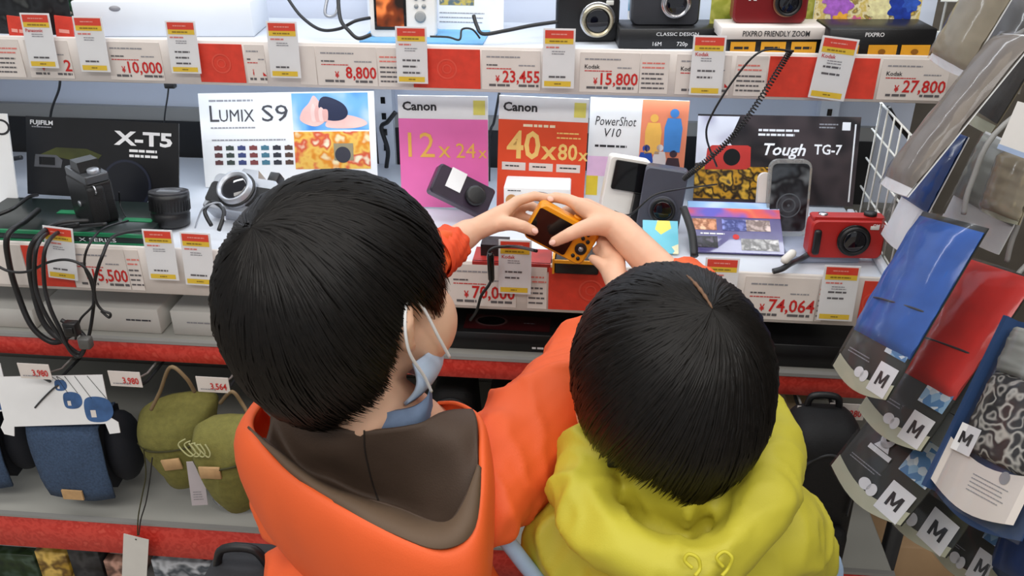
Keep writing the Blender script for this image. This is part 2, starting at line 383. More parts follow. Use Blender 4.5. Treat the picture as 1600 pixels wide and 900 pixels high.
rail_card(T, 1000, 1046, 'bars', 'fine print card above the coral half of the V10 poster')
rail_card(T, 1056, 1142, 'price', 'price card mostly covered by the tag under the dark red camera', ' ', 'Kodak')
rail_card(T, 1148, 1198, 'bars', 'fine print card behind the coiled cable on the top rail')
rail_card(T, 1199, 1370, 'red', 'wide red card above the dark Tough poster')
rail_card(T, 1373, 1480, 'price', 'price card reading 27,800 at the right end of the top rail', '27,800', 'Kodak')
T = 'mid'
rail_card(T, -60, 40, 'blank', 'blank card at the far left of the middle rail behind thick cables')
rail_card(T, 40, 112, 'red', 'red card behind the sale tag at the left of the middle rail')
rail_card(T, 112, 200, 'price', 'cream price card reading 15,500 behind black cables', '15,500')
rail_card(T, 200, 222, 'bars', 'fine print card under the upright black lens')
rail_card(T, 700, 808, 'price', 'cream price card reading 70,000 under the held camera', '70,000')
rail_card(T, 824, 856, 'bars', 'fine print card between the held camera\'s tag and a red card')
rail_card(T, 857, 990, 'red', 'plain red card touching the hair of the child in yellow')
rail_card(T, 1162, 1278, 'price', 'cream price card reading 74,064 below the purple leaflet', '74,064')
rail_card(T, 1278, 1290, 'bars', 'narrow fine print strip under the red rugged camera')
rail_card(T, 1345, 1388, 'red', 'small red card at the right end of the middle rail')
def sale_tag(rail, u, v, label, tilt=0, w=.047, h=.082, word=None, clip=True, lines=(1,)):
    y, z0, z1 = RAIL[rail]; p = PY(u, v, y-.006); c, s = math.cos(R(tilt)), math.sin(R(tilt))
    ex = Vector((c, 0, s)); ey = Vector((-s, .08, c)).normalized(); n = ex.cross(ey).normalized()
    M = frame(p-ey*h, ex, ey, n)
    root = pcard('sale_tag', label, 'sale tag', M, w, h, WHITE, .0008, 'red and yellow sale tags on the rails')
    prt(root, 'red_band', ORNG, put_rect, w*.06, h*.835, w*.94, h*.97)
    prt(root, 'yellow_band', YEL, put_rect, w*.06, h*.745, w*.94, h*.835)
    b = MB(); put_rect(b, w*.06, h*.03, w*.90, h*.12); b.build('yellow_foot', YEL, root, recalc=False)
    b = MB(); put_lines(b, w*.2, h*.77, w*.85, h*.81, 1, z=.0008, fill=.6); put_lines(b, w*.38, h*.055, w*.62, h*.095, 1, z=.0008, fill=.5)
    b.build('yellow_band_print', mat('olive_ink', (150, 125, 25), .5), root, recalc=False)
    b = MB(); put_lines(b, w*.25, h*.885, w*.8, h*.925, 1, z=.0008, fill=.5); b.build('red_band_print', mat('pink_ink', (248, 170, 155), .5), root, recalc=False)
    b = MB()
    for k in lines: put_lines(b, w*.2, h*(.06+.11*k), w*.78, h*(.105+.11*k), 1, fill=.7)
    b.build('fine_print', FINE, root, recalc=False)
    prt(root, 'grey_print', GREYP, put_lines, w*.28, h*.56, w*.7, h*.64, 2, fill=.4)
    if word: b = MB(); put_text(b, word, w*.1, h*.66, h*.06, bold=.012); b.build('brand_name', REDP, root, recalc=False)
    else: prt(root, 'brand_line', mat('soft_red_ink', (230, 130, 120), .5), put_lines, w*.1, h*.665, w*.62, h*.71, 1, fill=.6)
    b = MB(); put_rect(b, -w*.04, -h*.02, w*1.04, h*1.01, z=.0018); b.build('clear_sleeve', CLEAR, root, recalc=False)
    return root
sale_tag('top', 30, 20, 'sale tag with a red brand line, leftmost on the top rail', word='Panasonic')
sale_tag('top', 112, 25, 'sale tag left of the 10,000 price card', h=.083)
sale_tag('top', 257, 32, 'sale tag hanging above the small black cable clip', lines=(1, 2, 3), h=.078)
sale_tag('top', 415, 33, 'sale tag above the S9 lettering, catching a white glare', h=.083)
sale_tag('top', 617, 41, 'sale tag below the white camera on the top shelf', lines=(1, 2, 3), h=.083)
sale_tag('top', 849, 44, 'sale tag below the black camera with a gold ring', lines=(1,), h=.086)
sale_tag('top', 1084, 55, 'sale tag under the left end of the cream lettered stand', word='Kodak', lines=(2, 3), h=.085)
sale_tag('top', 1286, 55, 'tilted sale tag on the wide red card of the top rail', tilt=-6, word='Kodak', lines=(3, 4), h=.088, w=.052)
sale_tag('mid', 66, 352, 'sale tag leftmost on the middle rail behind thick black cables', tilt=-5, h=.084, w=.046)
sale_tag('mid', 221, 358, 'sale tag left of the two tags beside the big dark head', h=.080, w=.046)
sale_tag('mid', 280, 362, 'sale tag touching the taller boy\'s hair on the middle rail', h=.084, w=.046, tilt=-1)
sale_tag('mid', 779, 374, 'sale tag directly under the yellow camera', word='Kodak', lines=(2, 3), h=.083, w=.047)
sale_tag('mid', 1103, 402, 'sale tag mostly hidden behind the head of the boy in yellow', h=.083, w=.047)
sale_tag('mid', 1289, 414, 'sale tag under the red rugged camera', lines=(3, 4), h=.084, w=.049)
# ------------------------------------------------------------------ cameras
def rr(w, h, r, x0=0, z0=0, n=5):
    """rounded rectangle outline, centred in x on x0, from z0 up"""
    pts = []
    for cx, cz, a0 in ((w/2-r, h-r, 0), (-w/2+r, h-r, 90), (-w/2+r, r, 180), (w/2-r, r, 270)):
        for k in range(n+1): a = R(a0+90*k/n); pts.append((x0+cx+r*math.cos(a), z0+cz+r*math.sin(a)))
    return pts
TOFRONT = Matrix.Rotation(R(90), 4, 'X')
def lens(root, x, z, y, r, length, barrel, ring, name='lens'):
    M = Matrix.Translation((x, y, z)) @ TOFRONT
    b = MB(); b.lathe([(r, -.004), (r, length*.45), (r*.93, length*.5), (r*.93, length), (r*.8, length), (r*.72, length*.8)], 36, M); o = b.build(name, barrel, root)
    b = MB(); b.lathe([(r*1.0, length*.30), (r*1.05, length*.34), (r*1.05, length*.46), (r*1.0, length*.5)], 36, M); b.build('focus_ring', ring, o)
    b = MB(); b.lathe([(r*.78, length*.82), (r*.62, length*.86), (r*.3, length*.9), (r*.02, length*.91)], 30, M); b.build('front_glass', GLASS, o)
    return o
def compact(label, loc, rz, w, h, d, bodym, barrel, ringm, lx, lz, lr, ll=.018, grip=None, text=None, textm=None, tilt=0, dial=True, name='compact_camera', top=None, group=None):
    M = Matrix.Translation(loc) @ Matrix.Rotation(R(rz), 4, 'Z') @ Matrix.Rotation(R(tilt), 4, 'X')
    root = thing(name, label, 'camera', M, group)
    b = MB(); b.prism(rr(w, h, h*.16), -d/2, d/2, bev=.003); b.build('body', bodym, root)
    b = MB(); b.prism(rr(w*.97, h*.10, h*.04, 0, h*.97), -d*.36, d*.36, bev=.002); b.build('top_plate', top or bodym, root)
    lens(root, lx, lz, -d/2, lr, ll, barrel, ringm)
    b = MB(); b.lathe([(.0065, h*1.03), (.0065, h*1.03+.004), (.004, h*1.03+.005)], 20, Matrix.Translation((-w*.33, 0, 0))); b.build('shutter_button', CHROME, root)
    if dial: b = MB(); b.lathe([(.009, h*1.03), (.009, h*1.03+.006), (.008, h*1.03+.007)], 24, Matrix.Translation((w*.30, 0, 0))); b.build('mode_dial', BLK, root)
    b = MB(); b.rbox(w*.28, w*.40, -d/2-.001, -d/2+.002, h*.78, h*.88, .001); b.build('flash', mat('flash_window', (225, 225, 220), .1, var=.05), root)
    if grip: b = MB(); b.rbox(-w*.46, -w*.36, -d/2-.007, -d/2+.002, h*.12, h*.78, .004, 3); b.build('grip', grip, root)
    if text:
        b = MB(); put_text(b, text, 0, 0, h*.075, bold=.02, z=0)
        o = b.build('name_mark', textm or TXTW, root, recalc=False); o.matrix_local = Matrix.Translation((lx+lr*1.1, -d/2-.0008, h*.86)) @ TOFRONT
    return root
DKRED = mat('dark_red_body', (120, 18, 22), .3, var=.1); TGRED = mat('red_camera_body', (178, 34, 30), .38, var=.08)
LEATH = mat('black_leatherette', (20, 20, 22), .6, bump=.5, bscale=900)
# --- top shelf, from the right: flower board, red camera, black cameras, white camera, box, foliage board
def base_at(u, v, z=TOPZ): return PZ(u, v, z)
p = base_at(916, 63); compact('black compact camera with a gold and silver lens ring on the top shelf', p, 6, .098, .072, .026, BLK, mat('gold_ring', (196, 186, 160), .25, metal=.9), CHROME, .014, .036, .026, .02)
# stands for the two next ones
def step_box(name, label, cat, u0, u1, v, zt, d, m, front=None, z0=TOPZ, t0=0):
    p0, p1 = PZ(u0, v, z0), PZ(u1, v, z0)
    for q in (p0, p1): q.z += .0006; q.y = max(q.y, (TOPY if z0 == TOPZ else MIDY)+.010)
    w = (p1-p0).length; ex = (p1-p0).normalized(); ez = Vector((0, 0, 1)); ey = ez.cross(ex)
    root = thing(name, label, cat, frame(p0, ex, ey, ez)); b = MB(); b.rbox(0, w, 0, d, 0, zt, .0015, 1); b.build('body', m, root)
    return root, w, zt
FR = Matrix.Rotation(R(90), 4, 'X')   # local xy print -> front face (x, z)
def fprt(root, name, m, fn, *a, y=-.0006, **k):
    b = MB(); fn(b, *a, **k); o = b.build(name, m, root, recalc=False); o.matrix_local = Matrix.Translation((0, y, 0)) @ FR; return o
r_, w, h = step_box('display_stand', 'black stand with fine white lettering under a black and chrome camera', 'stand', 966, 1122, 77, .030, .07, BLK)
fprt(r_, 'title', TXTW, put_text, 'CLASSIC DESIGN', w*.58, h*.66, h*.17, w*.42, align='c')
fprt(r_, 'spec_word', TXTW, put_text, '16M', w*.34, h*.16, h*.2); fprt(r_, 'spec_number', TXTW, put_text, '720p', w*.58, h*.16, h*.2)
p = r_.matrix_basis @ Vector((w*.47, .036, h)); compact('black compact camera with a chrome lens ring on the black stand', p, 5, .104, .062, .026, mat('grey_black_body', (52, 54, 60), .4, var=.1), CHROME, CHROME, .014, .034, .0215, .014)
p = PZ(1072, 46, TOPZ+.03)
r_, w, h = step_box('display_stand', 'cream stand lettered FRIENDLY ZOOM under the dark red camera', 'stand', 1135, 1278, 88, .040, .07, BLK)
b = MB(); b.rbox(-.012, w+.012, -.004, .055, h*.62, h*1.06, .001, 1); b.build('cream_band', CREAM, r_)
fprt(r_, 'title', BLACKP, put_text, 'PIXPRO FRIENDLY ZOOM', w*.5, h*.74, h*.2, w*.72, align='c', bold=.012, y=-.005)
for k in range(3):
    o = fprt(r_, 'yellow_panel', mat('amber_ink', (240, 170, 40), .5), put_rect, w*(.03+.33*k), h*.06, w*(.30+.33*k), h*.52)
    prt(o, 'panel_print', BLACKP, put_lines, w*(.07+.33*k), h*.2, w*(.26+.33*k), h*.4, 1, z=.0010)
p = r_.matrix_basis @ Vector((w*.46, .034, h*1.06)); compact('dark red compact camera on the cream stand', p, 4, .108, .066, .028, DKRED, BLK, mat('bronze_ring', (150, 110, 85), .3, metal=.8), .022, .032, .020, .014, text=None)
o_ = [c for c in COL.objects if c.parent is None][-1]
b = MB(); put_text(b, 'K', 0, 0, .012, bold=.05); t_ = b.build('emblem', TXTW, o_, recalc=False); t_.matrix_local = Matrix.Translation((-.034, -.0146, .034)) @ TOFRONT
M, w, h = card_frame((1118, -60), (1282, -56), PZ(1200, 40, TOPZ+.04).y+.05, TOPZ, 6)
pcard('picture_board', 'green meadow picture board behind the dark red camera', 'picture board', M, w, h, picmat('meadow_print', [(120, 130, 40), (160, 165, 60), (190, 190, 90), (110, 120, 35)], 40))
r_, w, h = step_box('display_stand', 'black stand with amber panels in front of the flower picture', 'stand', 1290, 1455, 95, .045, .07, BLK)
for k, x in enumerate((.02, .38, .69)):
    o = fprt(r_, 'amber_panel', mat('amber_ink', (240, 170, 40), .5), put_rect, w*x, h*.05, w*(x+.27), h*.5)
    prt(o, 'panel_mark', mat('brown_ink', (150, 95, 20), .5), put_disc, w*(x+.13), h*.28, h*.12, z=.0010, ry=h*.09)
fprt(r_, 'title', TXTW, put_text, 'PIXPRO', w*.33, h*.76, h*.13, bold=.02)
M, w, h = card_frame((1284, -60), (1452, -55), r_.matrix_basis.translation.y+.08, TOPZ+.001, 6)
pcard('picture_board', 'colourful flower picture board at the right of the top shelf', 'picture board', M, w, h, picmat('flower_print', [(120, 110, 60), (226, 205, 150), (215, 190, 100), (236, 224, 180), (150, 130, 70), (230, 190, 90)], 60, detail=5))
fb_ = [c for c in COL.objects if c.parent is None][-1]
for x, y, r_f, c in ((.22, .30, .020, (170, 100, 200)), (.14, .38, .012, (190, 120, 210)), (.82, .30, .019, (30, 60, 160)), (.90, .36, .012, (50, 90, 190)), (.40, .10, .010, (220, 110, 150)), (.55, .07, .010, (225, 130, 160)), (.26, .12, .012, (235, 170, 60)), (.62, .28, .018, (240, 226, 170))):
    b = MB(); put_poly(b, [(w*x+r_f*(1+.18*math.cos(7*a))*math.cos(a), h*(y+.20)+r_f*(1+.18*math.cos(7*a))*math.sin(a)) for a in np.linspace(0, 6.28, 43)[:-1]], z=.0006+.0001*x); b.build('printed_flower', mat('flower_%d_%d' % (c[0], c[1]), c, .4, var=.25, vscale=120), fb_, recalc=False)
M, w, h = card_frame((985, -70), (1100, -70), 1.50, TOPZ, 4)
rt_ = pcard('picture_board', 'white board with a pale blue picture behind the chrome ringed camera', 'picture board', M, w, h, WHITE)
prt(rt_, 'picture', picmat('pale_blue_print', [(190, 215, 235), (120, 170, 205), (215, 232, 240)], 30), put_rect, w*.0, h*.3, w*.3, h*.95)
# white camera seen from behind
p = base_at(632, 58)
root = thing('compact_camera', 'white compact camera with its lit screen turned to the viewer', 'camera', Matrix.Translation(p) @ Matrix.Rotation(R(4), 4, 'Z') @ Matrix.Rotation(R(-8), 4, 'X'))
WBODY = mat('white_camera_body', (232, 228, 222), .35, var=.02)
b = MB(); b.prism(rr(.105, .074, .008), -.012, .012, bev=.002); b.build('body', WBODY, root)
b = MB(); b.rbox(-.045, .006, -.0135, -.011, .012, .064, .001); s_ = b.build('screen_bezel', BLKG, root)
b = MB(); b.box(-.041, .002, -.0145, -.0134, .017, .060); b.build('screen', picmat('sunset_screen', [(30, 18, 12), (110, 45, 15), (225, 120, 60), (40, 22, 14)], 25, .2, emit=.5), s_)
for z in (.06, .048): 
    for x in (.022, .034): b = MB(); b.lathe([(.0035, -.001), (.0035, .0015)], 14, Matrix.Translation((x, -.012, z)) @ TOFRONT); b.build('button', METG, root)
b = MB(); b.lathe([(.009, -.001), (.009, .0015), (.006, .002)], 20, Matrix.Translation((.028, -.012, .032)) @ TOFRONT); b.build('control_wheel', METG, root)
p0 = base_at(565, 64); 
b = MB(); q0, q1 = base_at(562, 66), base_at(755, 70); b.box(q0.x, q1.x, q0.y-.002, q0.y+.10, TOPZ+.0003, TOPZ+.0025); tag(b.build('display_mat', mat('sky_blue_mat', (110, 175, 225), .5)), 'sky blue mat under the white camera on the top shelf', 'mat')
M, w, h = card_frame((684, -60), (788, -58), 1.49, TOPZ+.0, 8)
rt_ = pcard('leaflet', 'white leaflet with a small photo right of the white camera', 'leaflet', M, w, h, WHITE)
prt(rt_, 'photo', picmat('leaflet_photo', [(70, 130, 190), (200, 180, 90), (90, 110, 120), (225, 210, 160)], 60), put_rect, w*.02, h*.38, w*.55, h*.95)
prt(rt_, 'print', GREYP, put_lines, w*.02, h*.10, w*.8, h*.3, 3, fill=.2)
# white box on the left of the top shelf and boards behind
r_, w, h = step_box('product_box', 'large plain white box at the left of the top shelf', 'box', 122, 398, 58, .055, .10, mat('white_box_card', (226, 231, 238), .5, var=.03, vscale=8))
b = MB(); b.lathe([(.009, -.001), (.009, .0006)], 20, Matrix.Translation((w*.24, -.0, h*.80)) @ TOFRONT @ Matrix.Scale(.5, 4, (0, 1, 0))); b.build('thumb_hole', GREYP, r_)
M, w, h = card_frame((-40, -40), (100, -36), 1.40, TOPZ, 6)
pcard('picture_board', 'dark picture board at the far left of the top shelf', 'picture board', M, w, h, picmat('dark_print', [(14, 14, 16), (30, 32, 34), (10, 10, 12), (60, 62, 60)], 30))
M, w, h = card_frame((92, -40), (206, -36), 1.47, TOPZ, 6)
pcard('picture_board', 'green leafy picture board left of the white box', 'picture board', M, w, h, picmat('leaf_print', [(30, 60, 45), (60, 95, 70), (20, 40, 32), (190, 175, 160), (70, 90, 60)], 55))
for u0, u1, l in ((10, 36, 'left'), (84, 112, 'right')):
    M, w, h = card_frame((u0, 24), (u1, 27), 1.345, TOPZ, 3)
    rt_ = pcard('shelf_talker', 'small red card standing '+l+' of the leftmost sale tag', 'card', M, w, h, REDC); prt(rt_, 'print', mat('pink_ink', (248, 170, 155), .5), put_lines, w*.2, h*.3, w*.9, h*.6, 1)
# ------------------------------------------------------------------ middle shelf: posters
def mid_card(name, label, TL, TR, y0, m=WHITE, lean=12, z0=MIDZ+.0025, cat='poster', t=.003):
    M, w, h = card_frame(TL, TR, y0, z0, lean); return pcard(name, label, cat, M, w, h, m, t), w, h
# far left white poster
r_, w, h = mid_card('poster', 'white poster cut off by the left edge of the photo', (-180, 172), (10, 178), 1.30)
prt(r_, 'letter', BLACKP, put_disc, w*.94, h*.86, .016, r0=.012, ry=.013)
# X-T5
r_, w, h = mid_card('poster', 'black poster with white X-T5 lettering', (40, 181), (279, 193), 1.335, mat('black_poster', (14, 14, 18), .35, var=.2), lean=20, z0=MIDZ+.009)
prt(r_, 'brand_name', TXTW, put_text, 'FUJIFILM', w*.03, h*.90, h*.055, w*.15, bold=.02); prt(r_, 'tagline', GREYP, put_lines, w*.04, h*.855, w*.18, h*.885, 1)
prt(r_, 'title', TXTW, put_text, 'X-T5', w*.58, h*.70, h*.17, w*.38, bold=.035)
prt(r_, 'subtitle', TXTW, put_lines, w*.68, h*.53, w*.90, h*.66, 2, fill=.5)
b = MB(); put_poly(b, [(w*.05, h*.48), (w*.2, h*.62), (w*.4, h*.62), (w*.50, h*.55), (w*.44, h*.42), (w*.2, h*.5)]); b.build('green_glow_picture', mat('dark_green_print', (62, 66, 24), .4, var=.5, vscale=15), r_, recalc=False)
b = MB(); put_disc(b, w*.66, h*.18, h*.34, z=.0006); lp = b.build('printed_lens', mat('print_charcoal', (20, 22, 30), .3), r_, recalc=False)
b = MB(); put_disc(b, w*.66, h*.18, h*.33, z=.0008, r0=h*.30); b.build('printed_lens_rim', mat('print_dark_blue', (36, 40, 56), .3), lp, recalc=False)
b = MB(); put_poly(b, [(w*.05, h*.36), (w*.06, h*.52), (w*.2, h*.52), (w*.24, h*.46), (w*.23, h*.36)], z=.0006); cp_ = b.build('printed_viewfinder', mat('print_grey', (84, 86, 92), .4, var=.2), r_, recalc=False)
b = MB(); put_rect(b, w*.085, h*.39, w*.19, h*.49, z=.0009); b.build('printed_window', BLKG, cp_, recalc=False)
# S9
def soft(p): return [(q.x, q.y) for q in smooth_path([(a, c, 0) for a, c in p], 5, True)]
r_, w, h = mid_card('poster', 'white poster with grey LUMIX S9 lettering and two photos', (309, 146), (584, 142), 1.42, WHITE, lean=16, z0=MIDZ+.007)
prt(r_, 'heading', GREYP, put_lines, w*.06, h*.90, w*.36, h*.94, 1, fill=.5)
b = MB(); put_text(b, 'L', w*.06, h*.70, h*.17, bold=0); put_text(b, 'UMIX', w*.115, h*.70, h*.125, w*.20); put_text(b, 'S9', w*.36, h*.70, h*.17, w*.15)
b.build('title', mat('dark_grey_ink', (70, 70, 76), .5), r_, recalc=False)
prt(r_, 'subtitle', GREYP, put_lines, w*.06, h*.62, w*.35, h*.65, 1, fill=.5); prt(r_, 'caption', GREYP, put_lines, w*.06, h*.49, w*.50, h*.52, 1, fill=.5)
cols = [(96, 60, 62), (60, 70, 66), (60, 70, 118), (130, 66, 66), (70, 120, 140), (48, 50, 60), (84, 60, 52)]
for i in range(7):
    for j in range(3):
        b = MB(); x = w*(.07+.068*i); y = h*(.24+.078*j); put_rect(b, x, y, x+w*.046, y+h*.045); put_disc(b, x+w*.023, y+h*.028, h*.026, n=12)
        b.build('printed_camera_swatch', mat('swatch_%d' % i, cols[i], .5), r_, recalc=False)
ph = prt(r_, 'hands_photo', picmat('hands_photo_print', [(70, 140, 215), (120, 180, 235), (200, 220, 240)], 14), put_rect, w*.535, h*.60, w*.965, h*.985)
b = MB(); put_poly(b, soft([(w*.58, h*.70), (w*.59, h*.80), (w*.63, h*.88), (w*.66, h*.96), (w*.69, h*.90), (w*.72, h*.82), (w*.72, h*.70), (w*.66, h*.64)]), z=.0008); b.build('printed_hand', mat('print_skin', (240, 190, 180), .5), ph, recalc=False)
for k in range(4): b = MB(); put_poly(b, soft([(w*(.645+.022*k), h*.70), (w*(.64+.022*k), h*.80), (w*(.655+.022*k), h*(.88-.02*k)), (w*(.672+.022*k), h*.80), (w*(.668+.022*k), h*.70)]), z=.0011+.0001*k); b.build('printed_finger', mat('print_skin_%d' % (k % 2), ((246, 205, 196), (232, 176, 166))[k % 2], .5), ph, recalc=False)
b = MB(); put_poly(b, soft([(w*.73, h*.63), (w*.74, h*.71), (w*.82, h*.76), (w*.92, h*.72), (w*.955, h*.66), (w*.88, h*.62)]), z=.0008); b.build('printed_fingers', mat('print_skin', (240, 190, 180), .5), ph, recalc=False)
b = MB(); put_poly(b, soft([(w*.69, h*.76), (w*.69, h*.90), (w*.73, h*.95), (w*.82, h*.88), (w*.85, h*.78), (w*.82, h*.71), (w*.75, h*.70)]), z=.001); b.build('printed_camera', mat('print_navy', (40, 46, 72), .4), ph, recalc=False)
ph = prt(r_, 'fruit_photo', picmat('fruit_photo_print', [(240, 225, 180), (225, 140, 40), (236, 190, 90), (215, 90, 60), (244, 232, 200)], 32), put_rect, w*.535, h*.19, w*.965, h*.585)
b = MB(); put_rect(b, w*.76, h*.28, w*.87, h*.46, z=.0008); b.build('printed_camera', mat('print_khaki', (150, 140, 110), .5), ph, recalc=False)
b = MB(); put_disc(b, w*.81, h*.34, h*.085, z=.001); b.build('printed_lens', mat('print_slate', (56, 56, 66), .4), ph, recalc=False)
# Canon pair and V10
def canon(label, TL, TR, y0, m, big, small, inkm):
    r_, w, h = mid_card('poster', label, TL, TR, y0, WHITE, 8)
    prt(r_, 'brand_name', BLACKP, put_text, 'Canon', w*.05, h*.875, h*.075, w*.38, bold=.03)
    prt(r_, 'yellow_badge', mat('pale_yellow_ink', (232, 222, 110), .5), put_rect, w*.84, h*.84, w*.97, h*.965)
    f = prt(r_, 'colour_field', m, put_rect, 0, 0, w, h*.80)
    return r_, f, w, h
INKO = mat('pale_orange_ink', (250, 190, 90), .4); PINK = mat('pink_ink_field', (246, 120, 190), .25, var=.06, vscale=10); ROR = mat('orange_red_field', (232, 84, 52), .25, var=.08, vscale=12)
r_, f, w, h = canon('pink Canon poster with pale orange 12x and 24x numbers', (621, 149), (762, 151), 1.365, PINK, '12', '24', INKO)
prt(f, 'zoom_number', INKO, put_text, '12', w*.10, h*.46, h*.22, w*.30, bold=.0, z=.001); prt(f, 'zoom_x', INKO, put_text, 'x', w*.44, h*.46, h*.10, z=.001)
prt(f, 'digital_zoom_number', INKO, put_text, '24', w*.64, h*.46, h*.13, w*.22, z=.001); prt(f, 'digital_zoom_x', INKO, put_text, 'x', w*.89, h*.46, h*.07, z=.001)
r_, f, w, h = canon('orange red Canon poster with pale 40x and 80x numbers', (780, 149), (921, 155), 1.365, ROR, '40', '80', INKO)
prt(f, 'headline', mat('cream_ink', (250, 225, 190), .4), put_lines, w*.28, h*.73, w*.75, h*.78, 1, z=.001)
INKC = mat('cream_yellow_ink', (250, 205, 120), .4)
prt(f, 'zoom_number', INKC, put_text, '40', w*.10, h*.47, h*.24, w*.38, bold=.02, z=.001); prt(f, 'zoom_x', INKC, put_text, 'x', w*.49, h*.47, h*.11, bold=.02, z=.001)
prt(f, 'digital_zoom_number', INKC, put_text, '80', w*.68, h*.47, h*.14, w*.22, bold=.02, z=.001); prt(f, 'digital_zoom_x', INKC, put_text, 'x', w*.91, h*.47, h*.07, bold=.02, z=.001)
prt(f, 'small_print', INKC, put_lines, w*.66, h*.64, w*.95, h*.72, 2, z=.001, fill=.3)
for k in range(3):
    o = prt(f, 'cream_panel', CREAM, put_rect, w*(.05+.31*k), h*.36, w*(.32+.31*k), h*.43, z=.001); prt(o, 'panel_print', BLACKP, put_lines, w*(.09+.31*k), h*.385, w*(.28+.31*k), h*.41, 1, z=.0014)
r_, w, h = mid_card('poster', 'white and coral poster lettered PowerShot V10', (923, 152), (1078, 158), 1.385, WHITE, 8)
prt(r_, 'title', BLACKP, put_text, 'PowerShot', w*.06, h*.76, h*.08, w*.42, shear=.2); prt(r_, 'model_name', BLACKP, put_text, 'V10', w*.16, h*.66, h*.075, w*.17, shear=.2)
prt(r_, 'small_print', BLACKP, put_lines, w*.07, h*.55, w*.42, h*.60, 1, fill=.4)
prt(r_, 'pink_field', mat('pale_pink_print', (240, 200, 235), .4), put_rect, 0, h*.30, w*.53, h*.48)
prt(r_, 'yellow_field', mat('yellow_print', (238, 210, 60), .4), put_rect, 0, h*.12, w*.12, h*.30)
f = prt(r_, 'coral_field', mat('coral_print', (244, 146, 110), .4, var=.03), put_rect, w*.53, h*.30, w, h)
SK = mat('print_figure_yellow', (246, 190, 90), .5); SB = mat('print_figure_blue', (70, 140, 215), .5); SD = mat('print_figure_navy', (30, 80, 180), .5)
def figure(x, y, s, m, nm):
    b = MB(); put_poly(b, [(x-.010*s, y-.03*s), (x-.011*s, y), (x-.008*s, y+.012*s), (x+.008*s, y+.012*s), (x+.011*s, y), (x+.010*s, y-.03*s)], z=.001); put_disc(b, x, y+.018*s, .0055*s, z=.001, n=14); b.build(nm, m, f, recalc=False)
figure(w*.66, h*.72, 1.2, SK, 'printed_person'); figure(w*.86, h*.76, 1.3, SB, 'printed_person'); figure(w*.60, h*.46, 1.1, SD, 'printed_person'); figure(w*.88, h*.42, 1.1, mat('print_figure_dark', (70, 50, 60), .5), 'printed_person')
figure(w*.74, h*.48, 1.0, mat('print_figure_pale', (230, 220, 220), .5), 'printed_person')
prt(r_, 'teal_field', mat('teal_print', (110, 190, 190), .4), put_rect, w*.53, h*.05, w, h*.30, z=.0003)
# TG-7
r_, w, h = mid_card('poster', 'dark poster lettered Tough TG-7 with a printed red camera', (1091, 178), (1346, 183), 1.43, picmat('dark_brown_print', [(40, 36, 40), (66, 56, 58), (30, 27, 30), (78, 66, 64)], 9), 16)
prt(r_, 'sky_picture', picmat('pale_sky_print', [(190, 190, 215), (230, 230, 240), (150, 145, 170)], 10), put_poly, [(0, h*.98), (w*.26, h*.98), (w*.20, h*.70), (w*.3, h*.5), (0, h*.45)], z=.0003)
prt(r_, 'sand_picture', picmat('rock_print', [(60, 44, 26), (205, 150, 40), (40, 30, 20), (225, 175, 60), (90, 76, 60)], 40), put_rect, w*.0, h*.05, w*.52, h*.42, z=.0004)
prt(r_, 'slogan', TXTW, put_lines, w*.38, h*.76, w*.66, h*.86, 2, fill=.5)
prt(r_, 'title', TXTW, put_text, 'Tough', w*.42, h*.56, h*.13, w*.26, shear=.25, bold=.02); prt(r_, 'model_name', TXTW, put_text, 'TG-7', w*.73, h*.58, h*.11, w*.17, bold=.02)
prt(r_, 'logo_print', GREYP, put_lines, w*.75, h*.86, w*.87, h*.93, 2, fill=.4); prt(r_, 'logo_square', TXTW, put_rect, w*.89, h*.85, w*.94, h*.94)
cr_ = prt(r_, 'printed_red_camera', mat('print_red', (190, 50, 44), .4), put_poly, [(w*.06, h*.38), (w*.07, h*.62), (w*.10, h*.655), (w*.32, h*.66), (w*.34, h*.64), (w*.345, h*.42), (w*.32, h*.39)], z=.0008)
b = MB(); put_disc(b, w*.225, h*.525, h*.095, z=.0012); b.build('printed_lens', BLKG, cr_, recalc=False)
b = MB(); put_rect(b, w*.965, h*.05, w*.975, h*.92, z=.001); b.build('white_edge_strip', TXTW, r_, recalc=False)
# ------------------------------------------------------------------ middle shelf: products
p = PZ(1310, 402, MIDZ+.012); 
r_, w0, h0 = step_box('display_tray', 'pale blue grey base plate under the red camera', 'tray', 1232, 1342, 412, .012, .07, mat('blue_grey_base', (150, 158, 178), .35, var=.05), z0=MIDZ)
p = PZ(1314, 398, MIDZ+.012)
tg = compact('red rugged camera with black lens ring at the right of the middle shelf', p, 3, .106, .058, .030, TGRED, BLK, BLKG, .008, .030, .0225, .010, grip=BLK, text='OM SYSTEM', tilt=-3, top=TGRED)
# acrylic holder with dark device
p = PZ(1226, 372, MIDZ)
root = thing('phone_case', 'clear rounded case holding a black panel in front of the dark poster', 'display case', Matrix.Translation(p) @ Matrix.Rotation(R(4), 4, 'Z') @ Matrix.Rotation(R(-14), 4, 'X'))
b = MB(); b.prism(rr(.064, .122, .014), -.004, .006); b.build('clear_shell', clearmat('acrylic', (235, 238, 240), .12, .05, .25), root)
b = MB(); b.prism(rr(.056, .104, .008, 0, .012), -.006, -.003); pn = b.build('dark_panel', picmat('dark_card_print', [(30, 32, 36), (70, 76, 82), (24, 26, 30), (120, 126, 130)], 26), root)
b = MB(); put_disc(b, 0, .052, .019, z=.0066, r0=.017); put_disc(b, 0, .052, .011, z=.0066, r0=.009); put_disc(b, 0, .052, .002, z=.0066); b.v = [(x, -z, y) for x, y, z in b.v]; b.build('printed_ring', mat('print_slate2', (90, 98, 104), .3), pn)
b = MB(); b.prism(rr(.022, .10, .010, -.034, 0), .006, .016); b.build('back_support', CREAM, root)
